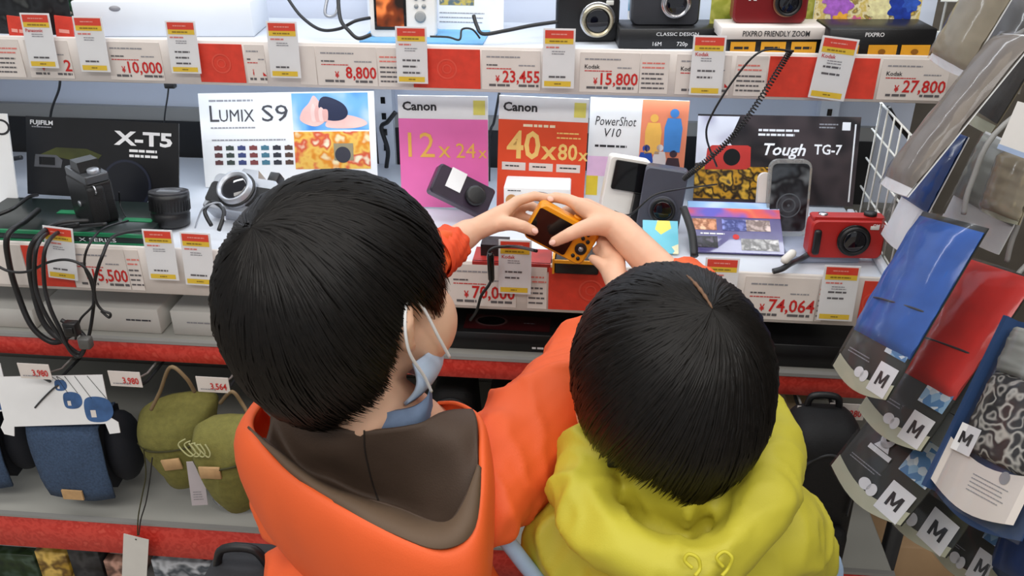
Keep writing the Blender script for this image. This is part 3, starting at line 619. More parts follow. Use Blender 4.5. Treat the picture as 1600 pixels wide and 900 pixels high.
# colourful flat pack
p0, p1 = PZ(1078, 398, MIDZ), PZ(1225, 402, MIDZ)
M = frame(p0+Vector((0, 0, .006)), (p1-p0).normalized(), Vector((0, math.cos(R(28)), math.sin(R(28)))), (p1-p0).normalized().cross(Vector((0, math.cos(R(28)), math.sin(R(28))))))
w = (p1-p0).length; h = .098
r_ = pcard('product_leaflet', 'glossy purple leaflet with small photos lying before the dark poster', 'leaflet', M, w, h, mat('purple_print', (78, 70, 130), .2, var=.2, vscale=20, coat=.5), .003)
prt(r_, 'silver_band', picmat('rainbow_foil', [(210, 225, 245), (150, 190, 235), (235, 240, 250)], 12, .15), put_rect, 0, h*.86, w, h*.985)
prt(r_, 'yellow_band', picmat('rainbow_band', [(240, 200, 60), (220, 80, 70), (90, 80, 190), (70, 90, 200)], 14), put_rect, 0, h*.68, w, h*.86)
for i, (x, y, c) in enumerate(((.04, .42, (225, 160, 120)), (.36, .42, (110, 120, 190)), (.62, .42, (190, 170, 165)), (.04, .08, (60, 50, 70)), (.55, .05, (190, 190, 190)))):
    prt(r_, 'photo', picmat('leaflet_photo_%d' % i, [c, tuple(max(0, q-70) for q in c), tuple(min(255, q+40) for q in c)], 70), put_rect, w*x, h*y, w*(x+(.26 if i < 4 else .4)), h*(y+.22))
prt(r_, 'red_dot', REDP, put_disc, w*.5, h*.30, h*.05); prt(r_, 'strap_line', TXTW, put_lines, w*.12, h*.32, w*.44, h*.38, 1)
# small colourful leaflet behind the head
p0, p1 = PZ(1004, 398, MIDZ), PZ(1060, 400, MIDZ)
M = frame(p0+Vector((0, 0, .004)), (p1-p0).normalized(), Vector((0, math.cos(R(30)), math.sin(R(30)))), (p1-p0).normalized().cross(Vector((0, math.cos(R(30)), math.sin(R(30))))))
r_ = pcard('product_leaflet', 'small yellow and turquoise leaflet behind the head of the boy in yellow', 'leaflet', M, (p1-p0).length, .06, picmat('turquoise_print', [(240, 225, 90), (110, 200, 220), (245, 240, 200), (240, 150, 110)], 40, kind='vor'), .002)
# V10 cameras: grey upright one
V10G = mat('slate_body', (72, 74, 86), .45, var=.06)
p = PZ(1026, 360, MIDZ)+Vector((0, 0, .005))
root = thing('pocket_video_camera', 'slate grey upright pocket camera with a round black lens', 'camera', Matrix.Translation(p) @ Matrix.Rotation(R(-6), 4, 'Z') @ Matrix.Rotation(R(-8), 4, 'X') @ Matrix.Rotation(R(5), 4, 'Y'))
b = MB(); b.prism(rr(.066, .098, .008), -.014, .016, bev=.003); b.build('body', V10G, root); lens(root, .004, .034, -.014, .021, .010, BLK, V10G)
# white one with flip screen
p = PZ(965, 345, MIDZ)+Vector((0, 0, .008))
root = thing('pocket_video_camera', 'white pocket camera with its black flip screen raised', 'camera', Matrix.Translation(p) @ Matrix.Rotation(R(8), 4, 'Z') @ Matrix.Rotation(R(-10), 4, 'X') @ Matrix.Rotation(R(10), 4, 'Y'))
b = MB(); b.prism(rr(.066, .098, .007), -.012, .014, bev=.003); b.build('body', WBODY, root)
b = MB(); b.prism(rr(.056, .046, .003, .004, .046), -.018, -.013); b.build('flip_screen', BLKG, root)
b = MB(); b.box(.014, .026, -.030, -.016, .0, .045); b.build('prop', BLK, root)
# product box in front of the red poster
p0, p1 = PY(787, 292, 1.30), PY(891, 292, 1.30)
b = MB(); root = thing('product_box', 'white product box printed with a silver camera, before the orange red poster', 'box', frame(Vector((p0.x, 1.30, MIDZ)), Vector((1, 0, 0)), Vector((0, 1, 0)), Vector((0, 0, 1))))
w, h = p1.x-p0.x, p0.z-MIDZ; b.rbox(0, w, 0, .05, 0, h, .002, 1); b.build('carton', WHITE, root)
b = MB(); put_disc(b, w*.55, h*.72, w*.20, ry=h*.2); o = b.build('printed_lens', mat('print_silver', (176, 178, 184), .3, var=.3, vscale=40), root, recalc=False); o.matrix_local = Matrix.Translation((0, -.0006, 0)) @ FR
b = MB(); put_disc(b, w*.12, h*.68, w*.09, ry=h*.15); o = b.build('printed_tan_mark', mat('print_tan', (205, 150, 90), .5), root, recalc=False); o.matrix_local = Matrix.Translation((0, -.0006, 0)) @ FR
fprt(root, 'print', BLACKP, put_lines, w*.06, h*.90, w*.3, h*.95, 1)
# purple black camera lying with a white tag
p = PZ(712, 350, MIDZ)+Vector((0, 0, .020))
root = thing('compact_camera', 'dark purple camera tipped on its side with a white tag, before the pink poster', 'camera', Matrix.Translation(p+Vector((0, 0, .012))) @ Matrix.Rotation(R(10), 4, 'Z') @ Matrix.Rotation(R(30), 4, 'Y') @ Matrix.Rotation(R(-35), 4, 'X'))
b = MB(); b.prism(rr(.1, .05, .006), -.013, .013, bev=.003); b.build('body', mat('purple_black_body', (42, 28, 48), .35, var=.3), root)
b = MB(); b.box(-.03, -.004, -.0145, -.012, .018, .051); b.build('white_tag', WHITE, root); b = MB(); b.lathe([(.016, -.001), (.016, .012), (.012, .013)], 24, Matrix.Translation((.02, -.013, .024)) @ TOFRONT); b.build('lens', BLK, root)
# grey dial camera left of the big head
p = PZ(372, 352, MIDZ)
root = thing('film_style_camera', 'silver camera tipped back with a broad dial, before the white S9 poster', 'camera', Matrix.Translation(p+Vector((0, 0, .015))) @ Matrix.Rotation(R(-14), 4, 'Z') @ Matrix.Rotation(R(-52), 4, 'X'))
b = MB(); b.prism(rr(.115, .065, .008), -.018, .018, bev=.003); b.build('body', SILV, root)
b = MB(); b.prism(rr(.113, .036, .006, 0, .012), -.0195, .0195, bev=.001); b.build('leather_band', LEATH, root)
lens(root, 0, .034, -.018, .030, .022, SILV, BLK)
b = MB(); b.prism([(-.02, .064), (-.014, .080), (.014, .080), (.02, .064)], -.014, .014); b.build('prism_hump', SILV, root)
b = MB(); b.rbox(.032, .05, -.01, .01, .064, .084, .002); b.build('hot_shoe_block', BLK, root)
# black camera on the green stand
b = MB(); GRN = mat('green_print', (22, 120, 76), .35, var=.1)
p0, p1 = PZ(-60, 372, MIDZ+.001), PZ(228, 384, MIDZ+.001)
root = thing('display_tray', 'black and green base plate under the black demo camera and lens', 'tray', frame(p0, (p1-p0).normalized(), Vector((0, 0, 1)).cross((p1-p0).normalized()), Vector((0, 0, 1))))
w = (p1-p0).length; b.rbox(0, w, 0, .13, 0, .016, .001, 1); b.build('plate', mat('dark_green_black', (18, 30, 28), .35), root)
b = MB(); b.box(0, w, -.0008, .004, .0125, .0172); b.box(0, w, -.0008, .001, 0, .003); b.build('green_edge', GRN, root)
for a_, c_, y_ in ((.40, .52, .07), (.80, .96, .05)): b = MB(); b.box(w*a_, w*c_, y_, y_+.013, .016, .0172); b.build('green_stripe', GRN, root)
fprt(root, 'title', TXTW, put_text, 'X SERIES', w*.65, .0045, .006, w*.2, y=-.0016)
p = PZ(152, 340, MIDZ+.016)
root = thing('mirrorless_camera', 'black mirrorless camera body standing before the black poster', 'camera', Matrix.Translation(p) @ Matrix.Rotation(R(-38), 4, 'Z'))
b = MB(); b.prism(rr(.075, .070, .006), -.02, .02, bev=.003); b.build('body', BLK, root); b = MB(); b.prism(rr(.075, .014, .003, 0, .068), -.018, .018, bev=.002); b.build('top_plate', mat('gunmetal', (88, 90, 94), .35, metal=.6), root)
b = MB(); b.prism([(-.018, .08), (-.012, .098), (.012, .098), (.018, .08)], -.016, .016); b.build('prism_hump', BLK, root)
for x in (-.027, .027): b = MB(); b.lathe([(.009, .080), (.009, .088), (.008, .089)], 24, Matrix.Translation((x, 0, 0))); b.build('dial', SILV, root)
b = MB(); b.rbox(.036, .046, -.022, .004, .006, .066, .005, 3); b.build('grip', LEATH, root); b = MB(); b.lathe([(.005, 0), (.005, .002)], 14, Matrix.Translation((.0, -.02, .03)) @ TOFRONT); b.build('button', SILV, root)
b = MB(); b.tube([(.045+.007*math.cos(a), -.012, .062+.007*math.sin(a)) for a in np.linspace(0, 6.28, 20)], .0012, 6); b.build('strap_ring', CHROME, root)
p = PZ(268, 352, MIDZ+.002)
root = thing('camera_lens', 'black camera lens standing upright with a ribbed cap', 'lens', Matrix.Translation(p) @ Matrix.Rotation(R(-12), 4, 'X'))
b = MB(); b.lathe([(.024, 0), (.029, .004), (.030, .02), (.0285, .022), (.030, .024), (.031, .045), (.031, .052)], 40); b.build('barrel', BLK, root)
b = MB()
for k in range(36): a = 2*math.pi*k/36; b.box(-.0008, .0008, .0295, .0312, .026, .042, Matrix.Rotation(a, 4, 'Z'))
o = b.build('focus_ribs', BLK, root); o['kind'] = 'stuff'
b = MB(); b.lathe([(.031, .052), (.030, .056), (.026, .056), (.025, .054), (.010, .054), (.002, .054)], 40); cp_ = b.build('lens_cap', mat('cap_grey', (60, 60, 64), .35, metal=.3), root)
b = MB(); b.box(-.017, .017, -.006, .006, .0541, .0556); b.build('cap_clip', SILV, cp_)
# yellow edged cradle under the held camera
p0, p1 = PZ(866, 424, MIDZ+.004), PZ(935, 428, MIDZ+.004)
b = MB(); root = thing('camera_cradle', 'black cradle with a yellow edge under the held camera', 'stand', (p0.x, p0.y, MIDZ)); w = p1.x-p0.x
b.rbox(0, w, 0, .05, 0, .022, .002, 1); b.build('block', BLK, root); b = MB(); b.box(-.003, 0, 0, .05, 0, .024); b.box(0, w, -.002, 0, .018, .023); b.build('yellow_edge', mat('amber_plastic', (240, 165, 40), .35), root)
p0, p1 = PZ(738, 418, MIDZ+.002), PZ(860, 422, MIDZ+.002)
b = MB(); root = thing('display_tray', 'red and dark base card behind the tag under the held camera', 'tray', (p0.x, p0.y, MIDZ)); b.box(0, p1.x-p0.x, 0, .05, 0, .012); b.build('plate', mat('deep_red_print', (170, 48, 44), .4, var=.25, vscale=40), root)
b = MB(); b.box(.01, .05, .02, .05, .012, .03); b.build('black_block', BLK, root)
# ------------------------------------------------------------------ cables
def cable(label, pts, r=.0022, m=CABLE, name='security_cable', k=8, group=None):
    b = MB(); b.tube(smooth_path(pts, k), r, 8); o = b.build(name, m); return tag(o, label, 'cable', group)
def coil(label, a, c, sag, turns, R0, r):
    b = MB(); P = smooth_path([a, (Vector(a)+Vector(c))/2+Vector(sag), c], 120); pts = []; n = len(P)
    for i, p in enumerate(P):
        t = (P[min(i+1, n-1)]-P[max(i-1, 0)]).normalized(); u_ = t.orthogonal().normalized() if i == 0 else (u_-t*u_.dot(t)).normalized(); w_ = t.cross(u_)
    u_ = (P[1]-P[0]).orthogonal().normalized(); N = turns*10
    for i in range(N+1):
        f = i/N*(n-1); j = min(int(f), n-2); p = P[j].lerp(P[j+1], f-j); t = (P[j+1]-P[j]).normalized(); u_ = (u_-t*u_.dot(t)).normalized(); w_ = t.cross(u_)
        a_ = 2*math.pi*i/10; pts.append(p+(u_*math.cos(a_)+w_*math.sin(a_))*R0)
    b.tube(pts, r, 6); return tag(b.build('coiled_cable', CABLE), label, 'cable')
coil('black coiled cable hanging from the top rail towards the grey camera', PY(1236, 78, 1.318), PY(1068, 280, 1.26), (0, -.03, -.012), 62, .0036, .0011)
cable('thin black cable looping over the rail beside the coiled cable', [PY(1240, 80, 1.31), PY(1190, 80, 1.30), PY(1150, 120, 1.30), PY(1112, 180, 1.30), PY(1104, 215, 1.32), PY(1120, 260, 1.36)], .0016)
cable('thin black cable drooping from the coiled cable to the grey camera', [PY(1120, 288, 1.35), PY(1060, 296, 1.26), PY(1020, 306, 1.24), PY(985, 335, 1.24), PY(960, 330, 1.27)], .0014)
cable('black cable dropping from the top rail at the left, over the X-T5 poster', [PY(94, 118, 1.40), PY(92, 140, 1.46), PY(80, 175, 1.50), PY(74, 230, 1.53)], .0022)
cable('thin black cable dropping from a small clip above the X-T5 poster', [PY(264, 128, 1.42), PY(262, 150, 1.45), PY(257, 185, 1.50), PY(256, 230, 1.55)], .0014)
q = PY(266, 132, 1.42); b = MB(); b.rbox(q.x-.009, q.x+.009, q.y-.006, q.y+.006, q.z-.006, q.z+.006, .002); tag(b.build('cable_clip', BLK), 'small black clip under the top rail at the left', 'clip')
cable('black cable behind the pair of Canon posters', [PY(780, 146, 1.45), PY(772, 190, 1.47), PY(766, 210, 1.48), PY(764, 290, 1.50)], .0022)
cable('black strap and cable beside the slotted upright', [PY(618, 175, 1.5), PY(606, 190, 1.5), PY(596, 200, 1.51), PY(606, 235, 1.53), PY(604, 265, 1.55), PY(612, 285, 1.54)], .004)
cable('black cable hanging under the right end of the top shelf', [PY(1388, 168, 1.40), PY(1400, 190, 1.42), PY(1412, 205, 1.44), PY(1424, 220, 1.46)], .004)
cable('black cable swooping across the white board on the top shelf', [PY(448, -5, 1.45), PY(470, 25, 1.42), PY(500, 46, 1.39), PY(530, 45, 1.38), PY(555, 33, 1.38), PY(578, 28, 1.40)], .0026)
cable('black cable dropping behind the white camera to the top rail', [PY(528, -5, 1.40), PY(532, 30, 1.375), PY(545, 48, 1.352), PY(560, 60, 1.345), PY(580, 54, 1.352)], .003)
cable('thick black cable running left from the black camera on the top shelf', [PY(872, 34, 1.42), PY(830, 40, 1.41), PY(790, 48, 1.40), PY(755, 53, 1.39), PY(745, 40, 1.40), PY(740, 24, 1.41)], .003)
cable('thin black cable bent over the blue mat on the top shelf', [PY(750, 60, 1.38), PY(738, 46, 1.38), PY(722, 46, 1.38), PY(718, 62, 1.37), PY(700, 58, 1.38), PY(672, 57, 1.38)], .0016)
cable('silver tether loop hanging against the white board', [PY(512, -5, 1.42), PY(508, 20, 1.41), PY(516, 26, 1.41), PY(526, 20, 1.41), PY(530, -5, 1.42)], .0028, SILV)
# bundle at the left front of the middle shelf
yb = MIDY-.018
G = 'thick cables looped over the middle rail'
cable('thick black cable, leftmost of the bundle over the middle rail', [PZ(60, 328, MIDZ+.03), PY(40, 345, MIDY+.03), PY(12, 368, (yb-0.000)), PY(14, 410, (yb-0.000)), PY(28, 460, (yb-0.000)), PY(50, 510, (yb-0.000)-.01), PY(80, 534, (yb-0.000)-.01), PY(104, 530, (yb-0.000)-.01)], .0044, group=G)
cable('thick black cable, second of the bundle over the middle rail', [PZ(140, 345, MIDZ+.03), PY(90, 350, MIDY+.02), PY(58, 372, (yb-0.011)), PY(46, 400, (yb-0.011)), PY(50, 445, (yb-0.011)), PY(66, 500, (yb-0.011)-.008), PY(92, 528, (yb-0.011)-.01), PY(112, 522, (yb-0.011)-.01)], .0044, group=G)
cable('black cable rising from the lens and gathered with the thick bundle', [PZ(240, 358, MIDZ+.02), PY(180, 368, MIDY+.0), PY(160, 400, (yb-0.022)), PY(148, 440, (yb-0.022)), PY(146, 480, (yb-0.022)), PY(140, 520, (yb-0.022)-.01), PY(132, 545, (yb-0.022)-.012)], .0026, group=G)
cable('thin black cable beside the one rising from the lens', [PZ(200, 345, MIDZ+.03), PY(160, 358, MIDY+.0), PY(138, 385, (yb-0.029)), PY(132, 415, (yb-0.029)), PY(143, 445, (yb-0.029)), PY(146, 475, (yb-0.029)), PY(125, 500, (yb-0.029)-.01), PY(118, 530, (yb-0.029)-.01)], .0018, group=G)
cable('thin black cable drawn sideways across the bundle', [PY(-10, 412, (yb-0.035)-.01), PY(15, 424, (yb-0.035)-.012), PY(45, 424, (yb-0.035)-.012), PY(75, 410, (yb-0.035)-.012), PY(105, 406, (yb-0.035)-.012), PY(130, 416, (yb-0.035)-.012), PY(145, 440, (yb-0.035)-.01), PY(150, 470, (yb-0.035)-.01), PY(160, 485, (yb-0.035)-.01), PY(172, 490, (yb-0.035)-.01), PY(170, 496, (yb-0.035)-.01), PY(158, 486, (yb-0.035)-.008)], .0020)
for i in range(2):
    cable('black cable loop hanging lowest in the bundle' if i else 'black cable loop curled inside the bundle', [PZ(122+i*44, 350, MIDZ+.048), PY(84+i*18, 358, MIDY+.012), PY(58+i*14, 385, (yb-0.042-.009*i)-.002), PY(55+i*14, 440, (yb-0.042-.009*i)-.004), PY(66+i*12, 480, (yb-0.042-.009*i)-.012), PY(86+i*8, 515, (yb-0.042-.009*i)-.016), PY(104+i*6, 538+i*10, (yb-0.042-.009*i)-.018), PY(126, 552+i*4, (yb-0.042-.009*i)-.016), PY(134, 530, (yb-0.042-.009*i)-.014), PY(118-i*4, 512, (yb-0.042-.009*i)-.012), PY(96, 500, (yb-0.042-.009*i)-.01)], .0030, group=G)
q = PY(112, 512, yb-.074); b = MB(); b.rbox(q.x-.010, q.x+.010, q.y-.007, q.y+.007, q.z-.012, q.z+.010, .002); b.rbox(q.x-.006, q.x+.006, q.y-.009, q.y-.006, q.z-.006, q.z+.004, .001); tag(b.build('cable_plug', BLK), 'black plug in the cable bundle below the middle rail', 'plug')
q = PY(134, 535, yb-.078); b = MB(); b.rbox(q.x-.009, q.x+.009, q.y-.007, q.y+.007, q.z-.009, q.z+.009, .003); tag(b.build('cable_plug', mat('grey_plug', (84, 84, 82), .4)), 'grey plug at the foot of the cable bundle', 'plug')
cable('black cable beside the silver camera left of the big head', [PZ(330, 352, MIDZ+.03), PY(320, 330, 1.22), PY(332, 316, 1.24), PY(350, 330, 1.2), PY(342, 360, 1.17)], .0032)
cable('thin grey cable curving before the lens', [PZ(305, 356, MIDZ+.01), PY(318, 325, 1.22), PY(345, 318, 1.22), PY(352, 345, 1.18)], .0014, SILV)
cable('thin cable trailing down from the black mirrorless camera', [PZ(186, 300, MIDZ+.05), PY(188, 320, 1.27), PY(196, 338, 1.22)], .0012)
cable('grey cable reaching in from the left to the white poster', [PY(-10, 256, 1.38), PY(10, 250, 1.36), PY(34, 246, 1.36)], .004, DARKM)
cable('black cable at the left foot of the X-T5 poster', [PY(-10, 338, 1.2), PY(20, 326, 1.22), PY(45, 308, 1.28), PY(58, 305, 1.32)], .003)
# tether below the yellow camera
cable('black tether hanging from the yellow camera over the 70,000 card', [PD(838, 392, 1.12), PY(800, 385, 1.12), PY(765, 392, 1.12), PY(768, 430, 1.13), PY(764, 445, 1.128), PY(752, 462, 1.13), PY(745, 485, 1.14), PY(735, 500, 1.16)], .0022)
q0, q1 = PY(766, 395, 1.118), PY(768, 440, 1.125); b = MB(); b.tube([q0, q0.lerp(q1, .1), q0.lerp(q1, .9), q1], [.003, .0052, .0048, .003], 12); tag(b.build('tether_plug', BLKG), 'glossy black tether plug hanging over the 70,000 card', 'plug')
cable('black tether lying along the foot of the red camera', [PZ(1262, 398, MIDZ+.015), PY(1250, 405, 1.2), PY(1235, 412, 1.16), PY(1222, 420, 1.145), PY(1208, 424, 1.14)], .0042, DARKM)
q0, q1 = PY(1222, 410, 1.150), PY(1242, 392, 1.16); b = MB(); b.tube([q0, q0.lerp(q1, .15), q0.lerp(q1, .85), q1], [.003, .006, .006, .003], 12); tag(b.build('tether_plug', WBODY), 'white tether plug left of the red camera', 'plug')
q0, q1 = PY(1068, 325, 1.24), PY(1085, 400, 1.17); b = MB(); b.tube(smooth_path([q0, q0.lerp(q1, .5)+Vector((.004, 0, 0)), q1]), .006, 8); tag(b.build('wrist_strap', CABLE), 'black strap hanging between the grey camera and the purple leaflet', 'strap')
# ------------------------------------------------------------------ wire mesh at the right end of the middle shelf
root = thing('wire_mesh_panel', 'white wire mesh divider at the right end of the middle shelf', 'wire mesh', (.432, 1.15, MIDZ))
for y in np.arange(.01, .255, .036): b = MB(); b.tube([(0, y, 0), (0, y, .195)], .0014, 6); b.build('upright_wire', WIRE, root)
for z in (.006, .05, .098, .146, .193): b = MB(); b.tube([(0.002, .0, z), (0.002, .255, z)], .0016, 6); b.build('cross_wire', WIRE, root)
b = MB(); b.rbox(-.014, -.004, -.004, .25, .0005, .012, .002); b.build('edge_bar', METW, root)
root = thing('wire_mesh_panel', 'white wire mesh standing behind the right end of the top shelf', 'wire mesh', (.56, 1.56, 1.0))
for x in np.arange(0, .7, .05): b = MB(); b.tube([(x, 0, 0), (x, 0, .7)], .0022, 6); b.build('upright_wire', WIRE, root)
for z in np.arange(.05, .7, .05): b = MB(); b.tube([(-.01, -.003, z), (.7, -.003, z)], .0022, 6); b.build('cross_wire', WIRE, root)
# ------------------------------------------------------------------ lower shelf boxes
def flat_box(label, u0, u1, vf, d, h, m, z=LOWZ, name='product_box', skew=0):
    p0, p1 = PZ(u0, vf, z), PZ(u1, vf, z); y = (p0.y+p1.y)/2
    y += .012; root = thing(name, label, 'box', (p0.x, y, z+.0006)); w = p1.x-p0.x; b = MB(); b.rbox(0, w, 0, d, 0, h, .0015, 1); b.build('carton', m, root)
    return root, w, h, d
WBOX = mat('grey_white_carton', (214, 212, 206), .5, var=.04, vscale=8); BBOX = mat('black_carton', (20, 19, 21), .4, var=.2)
r_, w, h, d = flat_box('white camera box on the lower shelf left of the gap below the tags', 62, 252, 524, .22, .045, WBOX)
prt(r_, 'top_print', GREYP, put_lines, w*.35, d*.55, w*.75, d*.66, 1, z=h+.0006); fprt(r_, 'front_print', mat('dark_grey_ink', (70, 70, 76), .5), put_lines, w*.72, h*.48, w*.95, h*.62, 1)
b = MB(); put_poly(b, [(w*.35, d*.86), (w*.85, d*.86), (w*.80, d*.99), (w*.40, d*.99)], z=h+.0006); b.build('black_top_mark', BLACKP, r_, recalc=False)
r_, w, h, d = flat_box('white camera box on the lower shelf beside the taller boy\'s head', 262, 520, 536, .22, .045, WBOX)
fprt(r_, 'front_print', GREYP, put_lines, w*.1, h*.5, w*.5, h*.62, 1)
r_, w, h, d = flat_box('white box with a green and brown picture at the far left of the lower shelf', -120, 56, 516, .22, .035, WBOX)
prt(r_, 'top_picture', picmat('garden_print', [(60, 80, 40), (150, 90, 60), (190, 170, 140), (40, 46, 30), (110, 120, 70)], 30), put_rect, w*.2, d*.35, w, d*.98, z=h+.0006)
r_, w, h, d = flat_box('black camera box printed with a dark red camera on the lower shelf', 668, 930, 556, .10, .032, BBOX)
o = prt(r_, 'printed_camera', mat('print_dark_red', (70, 20, 24), .35), put_rect, w*.20, d*.10, w*.72, d*.55, z=h+.0006)
prt(o, 'printed_lens', mat('print_grey_ring', (110, 84, 84), .35), put_disc, w*.36, d*.36, w*.10, z=h+.001, r0=w*.085, ry=d*.16); prt(o, 'printed_glass', BLKG, put_disc, w*.36, d*.36, w*.083, z=h+.0012, ry=d*.13)
prt(o, 'printed_mark', GREYP, put_lines, w*.56, d*.30, w*.64, d*.35, 1, z=h+.001); fprt(r_, 'front_print', TXTW, put_lines, w*.62, h*.15, w*.86, h*.4, 1)
r_, w, h, d = flat_box('plain grey box behind the black box on the lower shelf', 735, 900, 504, .10, .05, mat('grey_carton', (92, 88, 82), .6, var=.06))
r_, w, h, d = flat_box('black box at the right end of the lower shelf', 1170, 1345, 582, .24, .040, BBOX)
# boxes in the base
PICS = [('dark green box on the floor under the red front', (20, 40, 24), (40, 60, 30), -70, 40), ('box printed with a yellow camera on the floor', (200, 160, 60), (120, 90, 40), 44, 96), ('black box with pale stripes on the floor', (16, 16, 18), (40, 40, 44), 100, 152),
        ('skin toned picture box on the floor', (170, 120, 100), (110, 80, 70), 156, 190), ('silver patterned box on the floor right of the hanging tag', (190, 196, 204), (90, 100, 110), 236, 345)]
for i, (l, c, c2, u0, u1) in enumerate(PICS):
    p0, p1 = PZ(u0, 905, .16), PZ(u1, 905, .16)
    root = thing('product_box', l, 'box', (p0.x, 1.16, .10)); b = MB(); b.rbox(0, p1.x-p0.x, 0, .25, 0, .085+.012*(i % 3), .002, 1); b.build('carton', picmat('floor_box_%d' % i, [c, c2, tuple(min(255, q+50) for q in c), c], 26, .35), root)
    b = MB(); b.rbox(.004, p1.x-p0.x-.004, .02, .03, .0852+.012*(i % 3), .0862+.012*(i % 3), .0004, 1); b.build('lid_strip', [WHITE, YEL, METG, CREAM, WHITE][i], root)
# ------------------------------------------------------------------ hooks, hook price tags, pouches
def hook(u, v, label, y=1.075, tagged=True, price='3,980'):
    p = PY(u, v, y); root = thing('display_hook', label, 'hook', p, 'hooks under the lower shelf')
    b = MB(); zb_ = min(0, .622-p.z); b.tube([(0, 1.569-y, zb_), (0, .10, zb_), (0, .05, zb_), (0, .02, zb_*.6), (0, .004, .002), (0, 0, .012)], .0025, 8); b.build('rod', DARKM, root)
    b = MB(); za_ = min(.012, .634-p.z); b.tube([(0, 1.569-y, za_), (0, .10, za_), (0, .055, za_), (0, .02, za_*.5+.006), (0, .01, .012), (0, -.004, .012)], .0018, 8); b.build('tag_arm', METG, root)
    if tagged:
        b = MB(); w, h = .050, .027; b.box(-w/2, w/2, -.006, -.005, .004, .004+h); t_ = b.build('price_plate', CREAM, root)
        b = MB(); put_text(b, price, w*.42, .010, h*.42, w*.5, align='r', bold=.02); o = b.build('price', REDP, t_, recalc=False); o.matrix_local = Matrix.Translation((0, -.0064, 0)) @ FR
        b = MB(); put_lines(b, -w*.4, .008, w*.2, .0115, 1, fill=.5); o = b.build('fine_print', GREYP, t_, recalc=False); o.matrix_local = Matrix.Translation((0, -.0066, 0)) @ FR
    return p
hook(62, 592, 'hook with a small price plate above the blue pouch card', price='3,980')
hook(202, 604, 'hook with a small price plate left of the olive pouch', price='3,980')
hook(338, 613, 'hook with a small price plate above the right olive pouch', price='3,564')
hook(808, 636, 'hook with a price plate between the two boys', price='2,980')
hook(1268, 660, 'hook with a price plate right of the boy in yellow', price='3,280')
hook(1318, 655, 'hook with a price plate beside the hanging size M packages', price='4,280', y=1.10)
NAVY = mat('navy_melange', (58, 78, 106), .85, var=.25, vscale=300, bump=.4, bscale=500); NAVYD = mat('navy_lining', (18, 22, 32), .8)
OLIVE = mat('olive_canvas', (122, 118, 58), .85, var=.12, vscale=120, bump=.35, bscale=500); OLIVED = mat('dark_olive', (60, 58, 28), .8)
TAN = mat('tan_leather_patch', (196, 158, 112), .6, var=.1, vscale=80)
def blue_pouch(u0, u1, vt, vb, y, label, cardlabel, n):
    a, c = PY(u0, vt, y), PY(u1, vb, y); w = c.x-a.x; h = a.z-c.z; d = .07
    root = thing('pouch', label, 'pouch', (a.x, y, c.z), 'blue pouches on hooks')
    b = MB(); b.prism([(0.0, .012), (.014, 0), (d*.8, .006), (d, .03), (d, h*.9), (d*.6, h), (.01, h*.97), (0, h*.85)], .002, w-.002, Matrix(((0, 1, 0, 0), (1, 0, 0, 0), (0, 0, 1, 0), (0, 0, 0, 1)))); b.build('body', NAVYD, root)
    # flap: curved sheet over the front
    b = MB(); N = 14; prof = []
    for i in range(N+1):
        t = i/N; yy = d*.75-(d*.75+.012)*min(1, t*2.2)**.7 if t < .45 else -.012-.010*math.sin((t-.45)/.55*2.6); zz = h*1.01-h*.06*min(1, t*2.2)**3 if t < .45 else h*.95-(t-.45)/.55*h*.93
        prof.append((yy, zz))
    v = []; f = []; K = 10
    for i, (yy, zz) in enumerate(prof):
        t = i/N; e = 0 if t < .86 else (t-.86)/.14*w*.05; sh = .014*max(0, t-.4)
        for k in range(K+1):
            s_ = k/K; v.append((sh+e+(w-2*e)*s_-.006+.012*s_, yy-.006*math.sin(math.pi*s_)-.0015*math.sin(9*s_+i), zz-.003*math.sin(math.pi*s_)))
    for i in range(N):
        for k in range(K): f.append((i*(K+1)+k, i*(K+1)+k+1, (i+1)*(K+1)+k+1, (i+1)*(K+1)+k))
    b.add(v, f, None, 0, True); fl = b.build('flap', NAVY, root); so = fl.modifiers.new('t', 'SOLIDIFY'); so.thickness = .004
    b = MB(); b.box(w*.34, w*.66, -.030, -.027, h*.045, h*.17); b.build('leather_patch', TAN, root)
    b = MB(); b.ell((w+.012, d*.55, h*.48), (.030, d*.55, h*.46), 18, 12); b.build('side_gusset', NAVYD, root)
    return a, c, w, h
